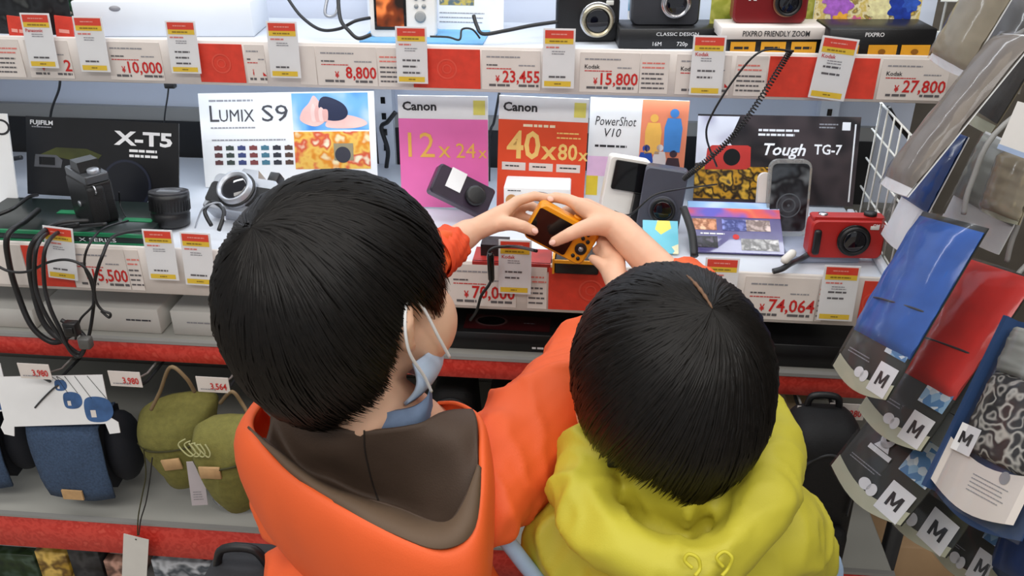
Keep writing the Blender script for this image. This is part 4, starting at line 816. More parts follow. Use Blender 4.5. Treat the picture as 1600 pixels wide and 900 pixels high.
def header_card(label, M, w, h):
    root = thing('header_card', label, 'header card', M); b = MB()
    pts = [(0, h*.26), (0, h), (w, h), (w, h*.26), (w*1.06, h*.18), (w*1.06, 0), (w*.96, -h*.02), (w*.94, h*.16), (w*.08, h*.13), (w*.06, -h*.04), (w*-.03, 0), (-w*.05, h*.12)]
    b.prism(pts, -.0006, .0006, Matrix.Rotation(R(-90), 4, 'X') @ Matrix.Scale(1, 4)); o = b.build('card', WHITE, root)
    o.matrix_local = Matrix.Rotation(R(180), 4, 'X') @ Matrix.Scale(1, 4) if False else Matrix.Identity(4)
    BL = mat('print_denim_blue', (60, 96, 146), .5, var=.2, vscale=60)
    for (x, y, s) in ((.60, .84, .75), (.68, .58, 1.15), (.90, .42, 1.75)):
        b = MB(); put_poly(b, soft([(w*x-.013*s, h*y-.005*s), (w*x-.011*s, h*y+.009*s), (w*x, h*y+.012*s), (w*x+.012*s, h*y+.008*s), (w*x+.014*s, h*y-.004*s), (w*x+.006*s, h*y-.012*s), (w*x-.009*s, h*y-.012*s)]), z=.001); pb = b.build('printed_pouch', BL, root, recalc=False)
        b = MB(); put_rect(b, w*x-.0075*s, h*y-.008*s, w*x-.0025*s, h*y-.001*s, z=.0013); b.build('printed_patch', CREAM, pb, recalc=False)
        b = MB(); b.tube([(w*x-.004*s, h*y+.01*s, .001), (w*x-.016*s, h*.99, .001)], .0004, 4); b.tube([(w*x+.010*s, h*y+.01*s, .001), (w*x-.004*s, h*.99, .001)], .0004, 4); b.build('printed_strap', BLACKP, pb)
    return root
def panel_frame(u0, v0, u1, v1, y, lean=0):
    p0, p1 = PY(u0, v0, y), PY(u1, v1, y); ex = (p1-p0).normalized(); n = Vector((0, -math.cos(R(lean)), math.sin(R(lean)))); n = (n-ex*n.dot(ex)).normalized(); ey = n.cross(ex)
    return p0, p1, ex, ey, n
a, c, w, h = blue_pouch(48, 180, 652, 770, 1.10, 'blue melange flap pouch with a leather patch, nearest the olive pouches', '', 0)
a, c, w, h = blue_pouch(-110, 22, 640, 752, 1.12, 'blue flap pouch cut off by the left edge of the photo', '', 1)
p0, p1, ex, ey, n = panel_frame(12, 678, 178, 676, 1.078, 12); hh = .098
M = frame(p0, ex, ey, n); hc = header_card('white header card with printed blue pouches above the nearer blue pouch', M, (p1-p0).length, hh)
b = MB(); b.tube(smooth_path([(.058, .045, .001), (.075, .060, .002), (.098, .078, .003), (.106, .082, .001)]), .0016, 6); b.build('plastic_hook', DARKM, hc)
p0, p1, ex, ey, n = panel_frame(-140, 660, 22, 656, 1.10, 12); header_card('white header card at the left edge behind the full one', frame(p0, ex, ey, n), (p1-p0).length, hh)
def olive_pouch(label, pts, y, patch, rot, seed, flap=.42):
    """soft sack from an outline of pixels"""
    P = [PY(u, v, y) for u, v in pts]; c = sum(P, Vector())/len(P); root = thing('pouch', label, 'pouch', c, 'olive pouches on hooks')
    O = smooth_path([p-c for p in P], 5, True); n = len(O); v = []; f = []
    for s_, dy in ((.0, -.050), (.35, -.048), (.65, -.040), (.88, -.024), (1, 0), (.88, .022), (.6, .036), (0, .04)):
        for q in O: v.append((q.x*s_, dy+.004*noise.noise(Vector((q.x*40*s_, dy*30, q.z*40*s_+seed))), q.z*s_))
    for j in range(7):
        for i in range(n): f.append((j*n+i, j*n+(i+1) % n, (j+1)*n+(i+1) % n, (j+1)*n+i))
    b = MB(); b.add(v, f, None, 0, True); b.build('body', OLIVE, root)
    zmx = max(q.z for q in O); zmn = min(q.z for q in O); zl = zmx-(zmx-zmn)*flap
    xs = [q.x for q in O if abs(q.z-zl) < .02]; x0, x1 = min(xs), max(xs)
    b = MB(); b.tube(smooth_path([(x0*.96, -.016, zl-.014), (x0*.5, -.046, zl-.004), (0, -.052, zl+.002), (x1*.5, -.047, zl+.008), (x1*.96, -.016, zl+.008)]), .0018, 6); b.build('zip_line', OLIVED, root)
    b = MB(); M = Matrix.Translation((patch[0], -.052, patch[1])) @ Matrix.Rotation(R(rot), 4, 'Y'); b.rbox(-.016, .016, -.002, .002, -.0105, .0105, .001, 1, M); b.build('leather_patch', TAN, root)
    return root, c
o1, c1 = olive_pouch('olive canvas pouch with a rounded flap beside the blue pouch', [(216, 650), (240, 626), (290, 614), (336, 622), (338, 660), (342, 712), (318, 752), (282, 756), (250, 722), (224, 690)], 1.125, (.004, -.016), -12, 3)
o2, c2 = olive_pouch('olive canvas pouch partly hidden by the orange jacket', [(302, 676), (320, 656), (370, 652), (412, 660), (418, 720), (410, 780), (372, 795), (336, 762), (312, 716)], 1.025, (-.010, .012), -2, 9, .34)
b = MB()
for k in range(4):
    pp = [(-.040+.007*k, -.046, .066-.003*k), (-.050+.009*k, -.050, .058), (-.034+.009*k, -.056, .044), (-.024+.007*k, -.054, .050), (-.034+.008*k, -.050, .062)]
    b.tube(smooth_path(pp, 6), .0012, 6)
b.build('pale_cord', mat('pale_green_cord', (170, 170, 120), .7), o2)
cable('tan strap looped over the hook above the olive pouches', [PY(236, 640, 1.09), PY(250, 612, 1.09), PY(266, 574, 1.08), PY(290, 590, 1.08), PY(304, 612, 1.09)], .003, mat('tan_strap', (130, 108, 78), .7), 'strap')
cable('tan strap dropping behind the right hook price plate', [PY(344, 630, 1.08), PY(362, 612, 1.07), PY(378, 630, 1.07), PY(392, 655, 1.06)], .003, mat('tan_strap', (130, 108, 78), .7), 'strap')
cable('thin olive cord hanging from the olive pouch to the white tag', [PY(224, 700, 1.08), PY(228, 740, 1.08), PY(222, 775, 1.075), PY(216, 808, 1.065), PY(215, 836, 1.06)], .0011, OLIVED, 'cord')
cable('thin dark cord paired with the olive cord above the white tag', [PY(238, 715, 1.074), PY(234, 750, 1.072), PY(228, 785, 1.064), PY(220, 812, 1.059), PY(217, 836, 1.056)], .0011, CABLE, 'cord')
p0 = PY(189, 938, 1.062); p1 = PY(193, 834, 1.062); hh = (p1-p0).length; ey = (p1-p0).normalized(); n = Vector((0, -1, 0)); ex = ey.cross(n); w = .043
b = MB(); r_ = pcard('hang_tag', 'plain white hang tag on a cord over the red front', 'tag', frame(p0, ex, ey, n), w, hh, mat('tag_white', (226, 224, 218), .6, var=.03), .001); prt(r_, 'eyelet', BLACKP, put_disc, w*.5, hh*.965, .0016)
b = MB(); q = PZ(366, 806, BASZ); M = Matrix.Translation((q.x, q.y+.03, BASZ+.02))
b.ell((0, 0, 0), (.045, .03, .02), 20, 12, M); b = MB()
bm_ = MB(); bm_.ell((0, 0, 0), (.045, .03, .021), 28, 18)
bm_.v = [(x*(1+.25*noise.noise(Vector((x*90, y*90, z*90)))), y*(1+.25*noise.noise(Vector((x*80+5, y*80, z*80)))), z*(1+.2*noise.noise(Vector((x*70, y*70+9, z*70))))) for x, y, z in bm_.v]
root = thing('plastic_package', 'crumpled silver plastic package on the bottom shelf by the orange jacket', 'package', (q.x, q.y+.03, BASZ+.022)); bm_.build('wrap', mat('silver_foil', (200, 204, 210), .15, metal=.8, var=.2, vscale=90), root)
p0 = PY(300, 790, 1.035); p1 = PY(291, 722, 1.035); ey = (p1-p0).normalized(); n = Vector((.25, -1, 0)).normalized(); n = (n-ey*n.dot(ey)).normalized(); ex = ey.cross(n)
r_ = pcard('hang_tag', 'pale lilac hang tag between the two olive pouches', 'tag', frame(p0, ex, ey, n), .024, (p1-p0).length, mat('lilac_tag', (206, 198, 204), .6, var=.03), .001); prt(r_, 'print', GREYP, put_lines, .004, .01, .02, .03, 4, fill=.25)
# black bags on the hooks behind the boys
BAGM = mat('black_nylon', (16, 16, 19), .7, var=.25, vscale=40, bump=.3, bscale=300)
def black_bag(label, u0, u1, vt, zb, y, d=.10):
    a, c = PY(u0, vt, y), PY(u1, vt, y); w = c.x-a.x; h = a.z-zb; root = thing('camera_bag', label, 'bag', (a.x+w/2, y, zb), 'black bags on hooks')
    b = MB(); b.rbox(-w/2, w/2, 0, d, 0, h, min(.045, w*.3), 4); b.v = [(x*(1-.18*(z/h)**3), yy+.004*math.sin(z*40), z) for x, yy, z in b.v]; b.build('body', BAGM, root)
    b = MB(); b.rbox(-w*.36, w*.36, -.022, .01, h*.08, h*.50, .014, 3); b.build('front_pocket', BAGM, root)
    b = MB(); b.tube(smooth_path([(-.022, d*.7, h*.985), (-.016, d*.7, h+.014), (.016, d*.7, h+.014), (.022, d*.7, h*.985)]), .005, 8); b.build('handle', CABLE, root)
    b = MB(); b.tube(smooth_path([(-w*.33, -.001, h*.56), (-w*.30, -.002, h*.80), (0, -.003, h*.90), (w*.30, -.002, h*.80), (w*.33, -.001, h*.56)]), .002, 6); b.build('zip', DARKM, root)
black_bag('small black camera bag hanging by the blue face mask', 668, 742, 610, .46, 1.20)
black_bag('black camera bag hanging between the two boys', 758, 830, 612, .46, 1.20)
black_bag('tall black backpack hanging right of the boy in yellow', 1232, 1378, 676, .375, 1.00, .10)
q = PZ(1225, 655, .60); root = thing('product_box', 'small beige box on the hook row right of the boy in yellow', 'box', PY(1222, 668, 1.22)); b = MB(); b.rbox(0, .04, 0, .05, 0, .05, .002, 1); b.build('carton', mat('beige_carton', (176, 160, 130), .6, var=.2, vscale=50), root); b = MB(); b.box(.012, .028, -.001, 0, .01, .04); b.build('print', mat('brown_print', (120, 90, 60), .6), root); b = MB(); b.tube([(.02, .03, .049), (.02, .03, .651-root.location.z)], .002, 8); b.build('hanger', METG, root)
# ------------------------------------------------------------------ size M packages hanging at the right
def tilt_frame(BL, BR, TL, t, w):
    P0 = PD(*BL, t); r = ray(*BR); q0 = P0-CP; A = r.dot(r); B = -2*r.dot(q0); D_ = B*B-4*A*(q0.dot(q0)-w*w); tb = (-B-math.sqrt(max(0, D_)))/(2*A)
    ex = (CP+r*tb)-P0; w = ex.length; q = ray(*TL); tt = ex.dot(q0)/ex.dot(q); ey = CP+q*tt-P0; h = ey.length
    ex.normalize(); ey.normalize(); return frame(P0, ex, ey, ex.cross(ey)), w, h
def bowed(w, h, y0=0, bow=.010, n=10):
    return [(w*i/n, y0-bow*math.sin(math.pi*i/n)) for i in range(n+1)] + [(w, h), (0, h)]
XZ = Matrix.Rotation(R(-90), 4, 'X')      # prism outline x,z -> local x,y
def sack(mb, x0, y0, x1, y1, zt, seed=0, n=14, m=26, amp=.0025):
    """soft folded cloth slab, pillow-like in local xy"""
    v = []; f = []
    for s_ in (1, -1):
        o = len(v)
        for j in range(m+1):
            for i in range(n+1):
                a, c = i/n, j/m; e = (1-abs(2*a-1)**6)*(1-abs(2*c-1)**8); z = zt*.15+zt*.85*e**.5+amp*noise.noise(Vector((a*3+seed, c*9, 3*s_)))+amp*.7*math.sin(a*9+c*2+seed)*e
                v.append((x0+(x1-x0)*a, y0+(y1-y0)*c, z if s_ > 0 else zt*.05))
        for j in range(m):
            for i in range(n): 
                k = o+j*(n+1)+i; q = (k, k+1, k+n+2, k+n+1); f.append(q if s_ > 0 else q[::-1])
    mb.add(v, f, None, 0, True)
CARDD = mat('charcoal_card', (48, 50, 46), .5, var=.1, vscale=30); CARDC = mat('pale_olive_card', (196, 196, 170), .5, var=.04); ICON = picmat('blue_icon_print', [(150, 190, 220), (225, 235, 240), (90, 140, 190), (200, 215, 225)], 110, kind='vor')
PACKROOTS = []
def put_M(mb, x, y, w, h, z):
    t = w*.22
    put_rect(mb, x, y, x+t, y+h, z); put_rect(mb, x+w-t, y, x+w, y+h, z)
    put_poly(mb, [(x+t*.1, y+h), (x+w*.5-t*.5, y+h*.18), (x+w*.5, y+h*.18), (x+w*.5, y+h*.42), (x+t*1.15, y+h)], z+.0001); put_poly(mb, [(x+w-t*1.15, y+h), (x+w*.5, y+h*.42), (x+w*.5, y+h*.18), (x+w*.5+t*.5, y+h*.18), (x+w-t*.1, y+h)], z+.0001)
def package(label, BL, BR, TL, t, w, cloth, cy=(.35, .95), hscale=1.0, marks=True, emblem=False, cardm=CARDD, size='M', bow=.010, white_foot=False):
    M, w, h = tilt_frame(BL, BR, TL, t, w); h *= hscale
    root = thing('cloth_package', label, 'package', M, 'clear packages hanging at the right'); PACKROOTS.append((M, w, h))
    b = MB(); b.prism(bowed(w, h, 0, bow), 0, .0012, XZ); b.build('backing_card', cardm, root)
    b = MB(); b2 = [(w*i/10, -bow*math.sin(math.pi*i/10)) for i in range(11)]; b2 += [(w*(10-i)/10, h*.085-bow*math.sin(math.pi*(10-i)/10)) for i in range(11)]
    put_poly(b, b2, z=.0016); foot = b.build('foot_band', WHITE if white_foot else CARDC, root, recalc=False)
    if marks:
        s = w*.30; x = w*.66; y = .004
        o = prt(root, 'size_patch', TXTW, put_rect, x, y-bow*.5, x+s, y+s-bow*.5, z=.0022); prt(o, 'size_letter', BLACKP, put_M, x+s*.24, y+s*.27-bow*.5, s*.52, s*.46, z=.0026)
        prt(root, 'icon_panel', ICON, put_rect, w*.62, y+s*1.15, w*.97, y+s*2.5, z=.002)
        b = MB(); put_disc(b, w*.44, h*.05, w*.075, z=.0022, ry=w*.055); put_disc(b, w*.54, h*.045, w*.06, z=.0022, ry=w*.06); b.build('white_sketch', TXTW, foot, recalc=False)
        prt(root, 'fine_print', GREYP, put_lines, w*.1, h*.115, w*.55, h*.15, 2, z=.002, fill=.35)
    if emblem:
        b = MB(); put_disc(b, w*.34, h*.34, w*.085, z=.002, r0=w*.03, ry=w*.11); put_rect(b, w*.2, h*.225, w*.5, h*.255, z=.002); put_poly(b, [(w*.24, h*.26), (w*.44, h*.26), (w*.40, h*.30), (w*.28, h*.30)], z=.002); o = b.build('emblem', TXTW, root, recalc=False); o['kind'] = 'stuff'
    if cloth:
        b = MB(); sack(b, w*.005, h*cy[0], w*.995, h*cy[1], .012, random.random()*9); c_ = b.build('folded_cloth', cloth, root)
        if marks: yy = h*(cy[0]+.28*(cy[1]-cy[0])); b = MB(); b.tube(smooth_path([(w*.07, yy, .006), (w*.2, yy+.002, .0115), (w*.5, yy+.005, .0135), (w*.8, yy+.008, .0115), (w*.93, yy+.009, .006)], 5), .0012, 6); b.build('fold_seam', DARKM, c_)
    b = MB(); n = 8
    for i in range(n+1): pass
    v = []; f = []
    for j, yy in enumerate((0, .12, .3, .6, .9, 1.0)):
        for i in range(9):
            a = i/8; e = math.sin(math.pi*a)**.6; v.append((w*(-.015+1.03*a), h*yy-(bow*math.sin(math.pi*a) if j == 0 else 0), .003+(.016 if .1 < yy < .95 else .003)*e))
    for j in range(5):
        for i in range(8): k = j*9+i; f.append((k, k+1, k+10, k+9))
    b.add(v, f, None, 0, True); b.build('clear_sleeve', CLEARP, root, recalc=False)
    return root
BLUC = mat('blue_cloth', (36, 92, 176), .7, var=.12, vscale=40); REDCL = mat('red_cloth', (206, 34, 26), .7, var=.1, vscale=40); GRYC = mat('grey_cloth', (150, 152, 146), .8, var=.1, vscale=40); DBLC = mat('deep_blue_cloth', (22, 62, 128), .7, var=.15, vscale=40)
TAUP = mat('taupe_cloth', (128, 120, 112), .8, var=.15, vscale=30); BEIG = mat('beige_cloth', (150, 140, 118), .8, var=.12, vscale=30); DGRY = mat('dark_grey_cloth', (84, 82, 80), .8, var=.2, vscale=30)
package('package of blue cloth marked M, hanging nearest the red rail', (1303, 572), (1386, 626), (1442, 330), 1.03, .112, BLUC, (.24, .97))
package('package of red cloth marked M, right below the blue one', (1342, 640), (1440, 706), (1502, 398), 1.06, .118, REDCL, (.30, .99))
package('package of grey cloth marked M with a white emblem on its dark card', (1300, 728), (1408, 822), (1465, 520), 1.09, .125, GRYC, (.46, 1.0), emblem=True, bow=.014)
package('package marked M on a dark card, half hidden below the grey one', (1362, 765), (1478, 872), (1470, 600), 1.12, .135, None, bow=.014)
package('package of dark red cloth marked M at the bottom right', (1450, 850), (1545, 925), (1545, 680), 1.14, .125, mat('dark_red_cloth', (170, 28, 24), .7), (.42, .9))
package('package of deep blue cloth above the longer blue one', (1378, 366), (1416, 398), (1466, 196), 1.15, .095, DBLC, (.36, 1.0), marks=False, cardm=WHITE, white_foot=True, bow=.003)
package('long taupe package under the 27,800 price card', (1377, 288), (1418, 308), (1566, 52), 1.02, .070, TAUP, (.05, .99), marks=False, cardm=WHITE, white_foot=True, bow=.002)
package('beige rolled package at the top right corner of the photo', (1453, 92), (1506, 122), (1530, -40), 1.06, .085, BEIG, (.06, .99), marks=False, cardm=WHITE, white_foot=True, bow=.002, hscale=1.1)
package('dark grey package with a beige edge at the top right', (1478, 168), (1548, 212), (1566, 18), 1.16, .088, DGRY, (.10, .99), marks=False, cardm=BEIG, bow=.002, hscale=1.2)
package('pale grey package at the right edge behind the blue cloths', (1470, 345), (1560, 398), (1540, 205), 1.13, .10, GRYC, (.30, .98), marks=False, cardm=WHITE, white_foot=True, bow=.004)
package('taupe package at the right edge under the plain white card', (1535, 330), (1592, 352), (1570, 235), .98, .07, BEIG, (.05, .98), marks=False, cardm=BEIG, bow=.002)
# plain white header card at the right edge
M, w, h = tilt_frame((1558, 232), (1640, 262), (1590, 158), .87, .070)
r_ = pcard('header_card', 'plain white header card at the right edge of the photo', 'header card', M, w, h, mat('tag_white', (226, 224, 218), .6, var=.03), .002)
prt(r_, 'blue_edge', mat('pale_blue_edge', (160, 180, 210), .5), put_rect, 0, 0, w, h*.10)
# patterned pouch in front
M, w, h = tilt_frame((1464, 758), (1600, 836), (1566, 548), .92, .125)
root = thing('cloth_package', 'package of black patterned cloth with a cream card marked M', 'package', M, 'clear packages hanging at the right'); PACKROOTS.append((M, w, h*1.24)); bow = .012
NVY = mat('navy_edge', (44, 70, 112), .5, var=.05)
b = MB(); b.prism(bowed(w, h*1.22, -.006, bow), 0, .0012, XZ); b.build('backing_card', NVY, root)
b = MB(); pts = [(w*(.02+.96*i/10), .004-bow*math.sin(math.pi*i/10)) for i in range(11)]+[(w*(.98-.96*i/10), h*.34-bow*math.sin(math.pi*(10-i)/10)) for i in range(11)]; put_poly(b, pts, z=.012); cc = b.build('cream_card', CREAM, root, recalc=False)
o = prt(cc, 'size_patch', TXTW, put_rect, w*.10, h*.27, w*.33, h*.27+w*.23, z=.0155); prt(o, 'size_letter', BLACKP, put_M, w*.15, h*.27+w*.07, w*.13, w*.10, z=.016)
prt(cc, 'fine_print', GREYP, put_lines, w*.42, h*.07, w*.85, h*.2, 5, z=.0125, fill=.25); prt(cc, 'grey_emblem', GREYP, put_disc, w*.72, h*.25, w*.05, z=.0125)
b = MB(); sack(b, w*.05, h*.30, w*.96, h*.86, .014, 4); c_ = b.build('patterned_cloth', picmat('white_scrawl_print', [(24, 24, 28), (30, 30, 34), (190, 188, 180), (26, 26, 30), (40, 40, 44), (175, 172, 165), (24, 24, 28)], 55, .8, detail=1), root)
b = MB(); sack(b, w*.05, h*.86, w*.96, h*1.18, .014, 6); b.build('grey_upper_cloth', GRYC, root)
b = MB(); b.box(-w*.03, w*.02, -.006, h*1.22, -.001, .014); b.build('navy_side_strip', NVY, root)
v = [(w*(-.02+1.04*i/8), h*1.22*j/4-.01, .003+.018*math.sin(math.pi*i/8)**.6) for j in range(5) for i in range(9)]; b = MB(); b.add(v, [(j*9+i, j*9+i+1, j*9+i+10, j*9+i+9) for j in range(4) for i in range(8)], None, 0, True); b.build('clear_sleeve', CLEARP, root, recalc=False)
# second navy edged package far right, only its strip and dark cloth show
package('package with a navy edge cut off by the right side of the photo', (1545, 905), (1640, 960), (1612, 700), .97, .11, DBLC, (.1, .95), marks=False, cardm=NVY)
# rack that carries them
root = thing('display_rack', 'grey metal rack carrying the hanging size M packages', 'rack', (.66, 1.02, 0))
b = MB(); b.rbox(-.018, .018, -.018, .018, 0, 1.75, .003, 1); b.build('post', METG, root); b = MB(); b.rbox(-.20, .16, -.16, .16, 0, .025, .004, 1); b.build('foot', METG, root)
inv = Matrix.Translation((-.66, -1.02, 0))
for M, w, h in PACKROOTS:
    q = inv @ (M @ Vector((w*.5, h*1.03, -.008))); b = MB(); b.tube(smooth_path([(0, 0, q.z+.17), (q.x*.5, q.y*.5, q.z+.16), (q.x*.92, q.y*.92, q.z+.10), (q.x, q.y, q.z+.04), (q.x, q.y, q.z+.004)], 6), .0028, 8); b.build('arm', METG, root)
# floor level boxes at the bottom right
for i, (x, y, sx, sy, sz, m, l) in enumerate(((.56, 1.30, .16, .20, .22, mat('tan_carton', (196, 160, 120), .6, var=.08, vscale=12), 'tan carton on the floor below the hanging packages'), (.74, 1.22, .12, .16, .17, mat('grey_green_carton', (108, 108, 94), .6, var=.1), 'grey green carton on the floor below the hanging packages'), (.86, 1.10, .16, .2, .15, mat('brown_carton', (150, 122, 100), .6, var=.1), 'brown carton on the floor at the bottom right'))):
    root = thing('carton', l, 'box', (x, y, 0)); b = MB(); b.rbox(0, sx, 0, sy, 0, sz, .003, 1); b.build('box', m, root)
    b = MB(); b.box(sx*.3, sx*.7, sy*.42, sy*.50, sz, sz+.001); b.build('slot', BLACKP, root); b = MB(); b.box(0, sx, sy*.495, sy*.505, sz, sz+.0012); b.build('flap_seam', mat('tape_tan', (170, 130, 80), .4), root)
root = thing('metal_post', 'dark grey leg standing beside the tan carton', 'post', (.545, 1.22, 0)); b = MB(); b.rbox(-.012, .012, -.012, .012, 0, .45, .002, 1); b.build('tube', DARKM, root); b = MB(); b.lathe([(.02, 0), (.02, .012), (.014, .016)], 16); b.build('foot', BLK, root)
# ------------------------------------------------------------------ people
SKIN = mat('skin', (232, 186, 156), .5, var=.05, vscale=40); SKIN.node_tree.nodes['Principled BSDF'].inputs['Subsurface Weight'].default_value = .12; SKIN.node_tree.nodes['Principled BSDF'].inputs['Subsurface Radius'].default_value = (.008, .003, .002)
HAIR = mat('dark_hair', (17, 14, 12), .44, var=.35, vscale=160, spec=.25)
def keep(o, par): o.parent = par; o.matrix_parent_inverse = par.matrix_basis.inverted(); return o
def pt(p):
    """(u, v, depth) pixel triple or world vector"""
    return PD(*p) if isinstance(p, tuple) else p
def head_parts(mb, M, s, ear=0):
    """closed pieces of a child's head in a frame: x right, y face, z up"""
    T = M @ Matrix.Scale(s, 4)
    mb.ell((0, -.004, .004), (.070, .084, .078), 28, 18, T)
    mb.ell((0, .022, -.040), (.055, .054, .052), 24, 16, T); mb.ell((0, .036, -.066), (.036, .036, .026), 18, 12, T)
    for sx in (-1, 1):
        mb.ell((sx*.042, .042, -.034), (.034, .036, .037), 18, 12, T)
        mb.cap([(sx*(.069-ear), -.004, -.002), (sx*(.076-ear), -.012, -.002), (sx*(.079-ear), -.018, -.012), (sx*(.075-ear), -.012, -.028), (sx*(.070-ear), -.004, -.034)], .0062, 10, T)   # ear rim
        mb.ell((sx*(.071-ear), -.008, -.016), (.0045, .011, .017), 14, 10, T)
        mb.ell((sx*.026, .066, .004), (.018, .014, .007), 14, 8, T)         # brow
    mb.cap([(0, .070, .0), (0, .080, -.014), (0, .086, -.024)], [.006, .007, .009], 10, T); mb.ell((-.008, .080, -.027), (.006, .006, .005), 10, 8, T); mb.ell((.008, .080, -.027), (.006, .006, .005), 10, 8, T)
    mb.ell((0, .072, -.046), (.017, .007, .004), 14, 8, T); mb.ell((0, .070, -.052), (.014, .008, .005), 14, 8, T)
def eyes(M, s, par):
    T = M @ Matrix.Scale(s, 4)
    for sx in (-1, 1):
        b = MB(); b.ell((sx*.026, .063, -.006), (.0105, .010, .008), 16, 10, T); e = keep(b.build('eye', mat('eye_white', (235, 232, 226), .2)), par)
        b = MB(); b.ell((sx*.026, .0712, -.006), (.0052, .0022, .0052), 14, 8, T); keep(b.build('iris', mat('dark_iris', (30, 18, 12), .15)), e); 
        e.matrix_parent_inverse = par.matrix_basis.inverted(); e.children[0].matrix_parent_inverse = Matrix.Identity(4)
def hair(M, s, pole, rad, zmin, par, count=5200, seed=1, clow=1.3, swirl=.5, lift=.006, parting=None):
    """cap of hair: an undershell and thousands of fine ridged locks that run from the crown down"""
    rg = np.random.default_rng(seed); T = M @ Matrix.Scale(s, 4); pole = Vector(pole).normalized(); t1 = pole.orthogonal().normalized(); t2 = pole.cross(t1)
    a, bb, c = rad
    def rdir(d, k=1):
        cc = c if d.z > 0 else c*clow
        return k/math.sqrt((d.x/a)**2+(d.y/bb)**2+(d.z/cc)**2)
    def dirn(al, be): return pole*math.cos(be)+(t1*math.cos(al)+t2*math.sin(al))*math.sin(be)
    def bmax(al, jit=0):
        be = .2
        while be < 2.9:
            d = dirn(al, be); p = d*rdir(d)
            if p.z < zmin(math.degrees(math.atan2(p.x, p.y)))+jit: break
            be += .03
        return be
    NA = 72; NB = 22; v = []; f = []
    bm_ = [bmax(2*math.pi*i/NA) for i in range(NA)]
    for j in range(NB+1):
        for i in range(NA):
            d = dirn(2*math.pi*i/NA, .01+(bm_[i]-.01)*j/NB); p = d*rdir(d, .965); p *= 1+.012*noise.noise(d*9); v.append(tuple(T @ p))
    for j in range(NB):
        for i in range(NA): f.append((j*NA+i, j*NA+(i+1) % NA, (j+1)*NA+(i+1) % NA, (j+1)*NA+i))
    b = MB(); b.add(v, f, None, 0, True); root = keep(b.build('hair', HAIR), par); so = root.modifiers.new('t', 'SOLIDIFY'); so.thickness = .004; so.offset = -1
    S = 9; V = []; F = []; q = 0
    for k in range(count):
        al = rg.uniform(0, 2*math.pi); j = rg.normal(0, .006); bm1 = bmax(al, j)*rg.uniform(.93, 1.03); b0 = rg.uniform(.0, .55)**1.3 if rg.random() < .62 else rg.uniform(.2, bm1*.7)
        w = rg.uniform(.0005, .0016); lf = rg.uniform(.0, 1)**2*lift; sw = swirl*rg.uniform(.8, 1.2); clump = .10*noise.noise(Vector((math.cos(al)*5, math.sin(al)*5, seed)))
        L = []
        for i in range(S+1):
            t = i/S; be = b0+(bm1-b0)*t; aa = al+sw*math.exp(-be*1.5)+clump*t
            d = dirn(aa, be); r = rdir(d, 1)+lf*(.3+.7*math.sin(min(1, t*1.2)*math.pi*.5))+.0022*noise.noise(d*14+Vector((seed, 0, 0)))
            L.append((d*r, d))
        for i in range(S+1):
            p, d = L[i]; tg = (L[min(i+1, S)][0]-L[max(i-1, 0)][0]).normalized(); sd = tg.cross(d).normalized(); t = i/S; ww = w*(.55+.45*math.sin(math.pi*min(1, t*1.15+.15))) if t < .98 else w*.1
            V.append(tuple(T @ (p-sd*ww))); V.append(tuple(T @ (p+d*ww*.8))); V.append(tuple(T @ (p+sd*ww)))
        for i in range(S):
            o = q+i*3; F.append((o, o+3, o+4, o+1)); F.append((o+1, o+4, o+5, o+2))
        q += (S+1)*3
    me = bpy.data.meshes.new('locks'); me.from_pydata(V, [], F); me.polygons.foreach_set('use_smooth', [True]*len(F)); me.materials.append(HAIR); o = bpy.data.objects.new('locks', me); COL.objects.link(o)
    o.parent = root; o.matrix_parent_inverse = root.matrix_basis.inverted(); o.matrix_parent_inverse = Matrix.Identity(4); o['kind'] = 'stuff'
    return root
def head_frame(c, yaw, pitch, roll=0):
    """yaw: turned to the right of the shelf normal, pitch: nodding down"""
    return Matrix.Translation(c) @ Matrix.Rotation(R(-yaw), 4, 'Z') @ Matrix.Rotation(R(-pitch), 4, 'X') @ Matrix.Rotation(R(roll), 4, 'Y')
def folds(scale, amp, stretch=(1, 1, .35), seed=0.0):
    def fn(p, n):
        q = Vector((p.x*scale*stretch[0]+seed, p.y*scale*stretch[1], p.z*scale*stretch[2]))
        w_ = Vector((noise.noise(q*.7), noise.noise(q*.7+Vector((9, 2, 4))), 0))*.8
        r = 1-abs(noise.noise(q+w_)); r2 = 1-abs(noise.noise(q*2.3+w_+Vector((3, 1, 7)))); r3 = noise.noise(q*.6+Vector((1, 5, 2)))
        return amp*(r**4-.45)+amp*.4*(r2**5-.4)+amp*.5*r3
    return fn
def hand_caps(mb, wrist, fingers, thumb, wr=.017, pr=.0105):
    W = pt(wrist)
    for ch in fingers:
        P = [pt(q[:3]) for q in ch]; rr_ = [q[3] for q in ch]
        mb.cap([W.lerp(P[0], .0), W.lerp(P[0], .55), P[0]], [wr*.85, pr*1.15, pr*.98], 12); mb.cap(P, rr_, 12)
    P = [pt(q[:3]) for q in thumb]; rr_ = [q[3] for q in thumb]; mb.cap([W.lerp(P[0], .25), P[0]], [wr*.8, rr_[0]], 12); mb.cap(P, rr_, 12)
def nails(tips, par):
    for (u, v, t, du, dv) in tips:
        p = PD(u, v, t); b = MB(); b.ell((0, 0, 0), (.0034, .0014, .0042), 12, 8, Matrix.Translation(p) @ Matrix.Rotation(R(-28), 4, 'X') @ Matrix.Rotation(math.atan2(du, -dv), 4, 'Y')); keep(b.build('nail', mat('nail_pink', (240, 196, 180), .25)), par)
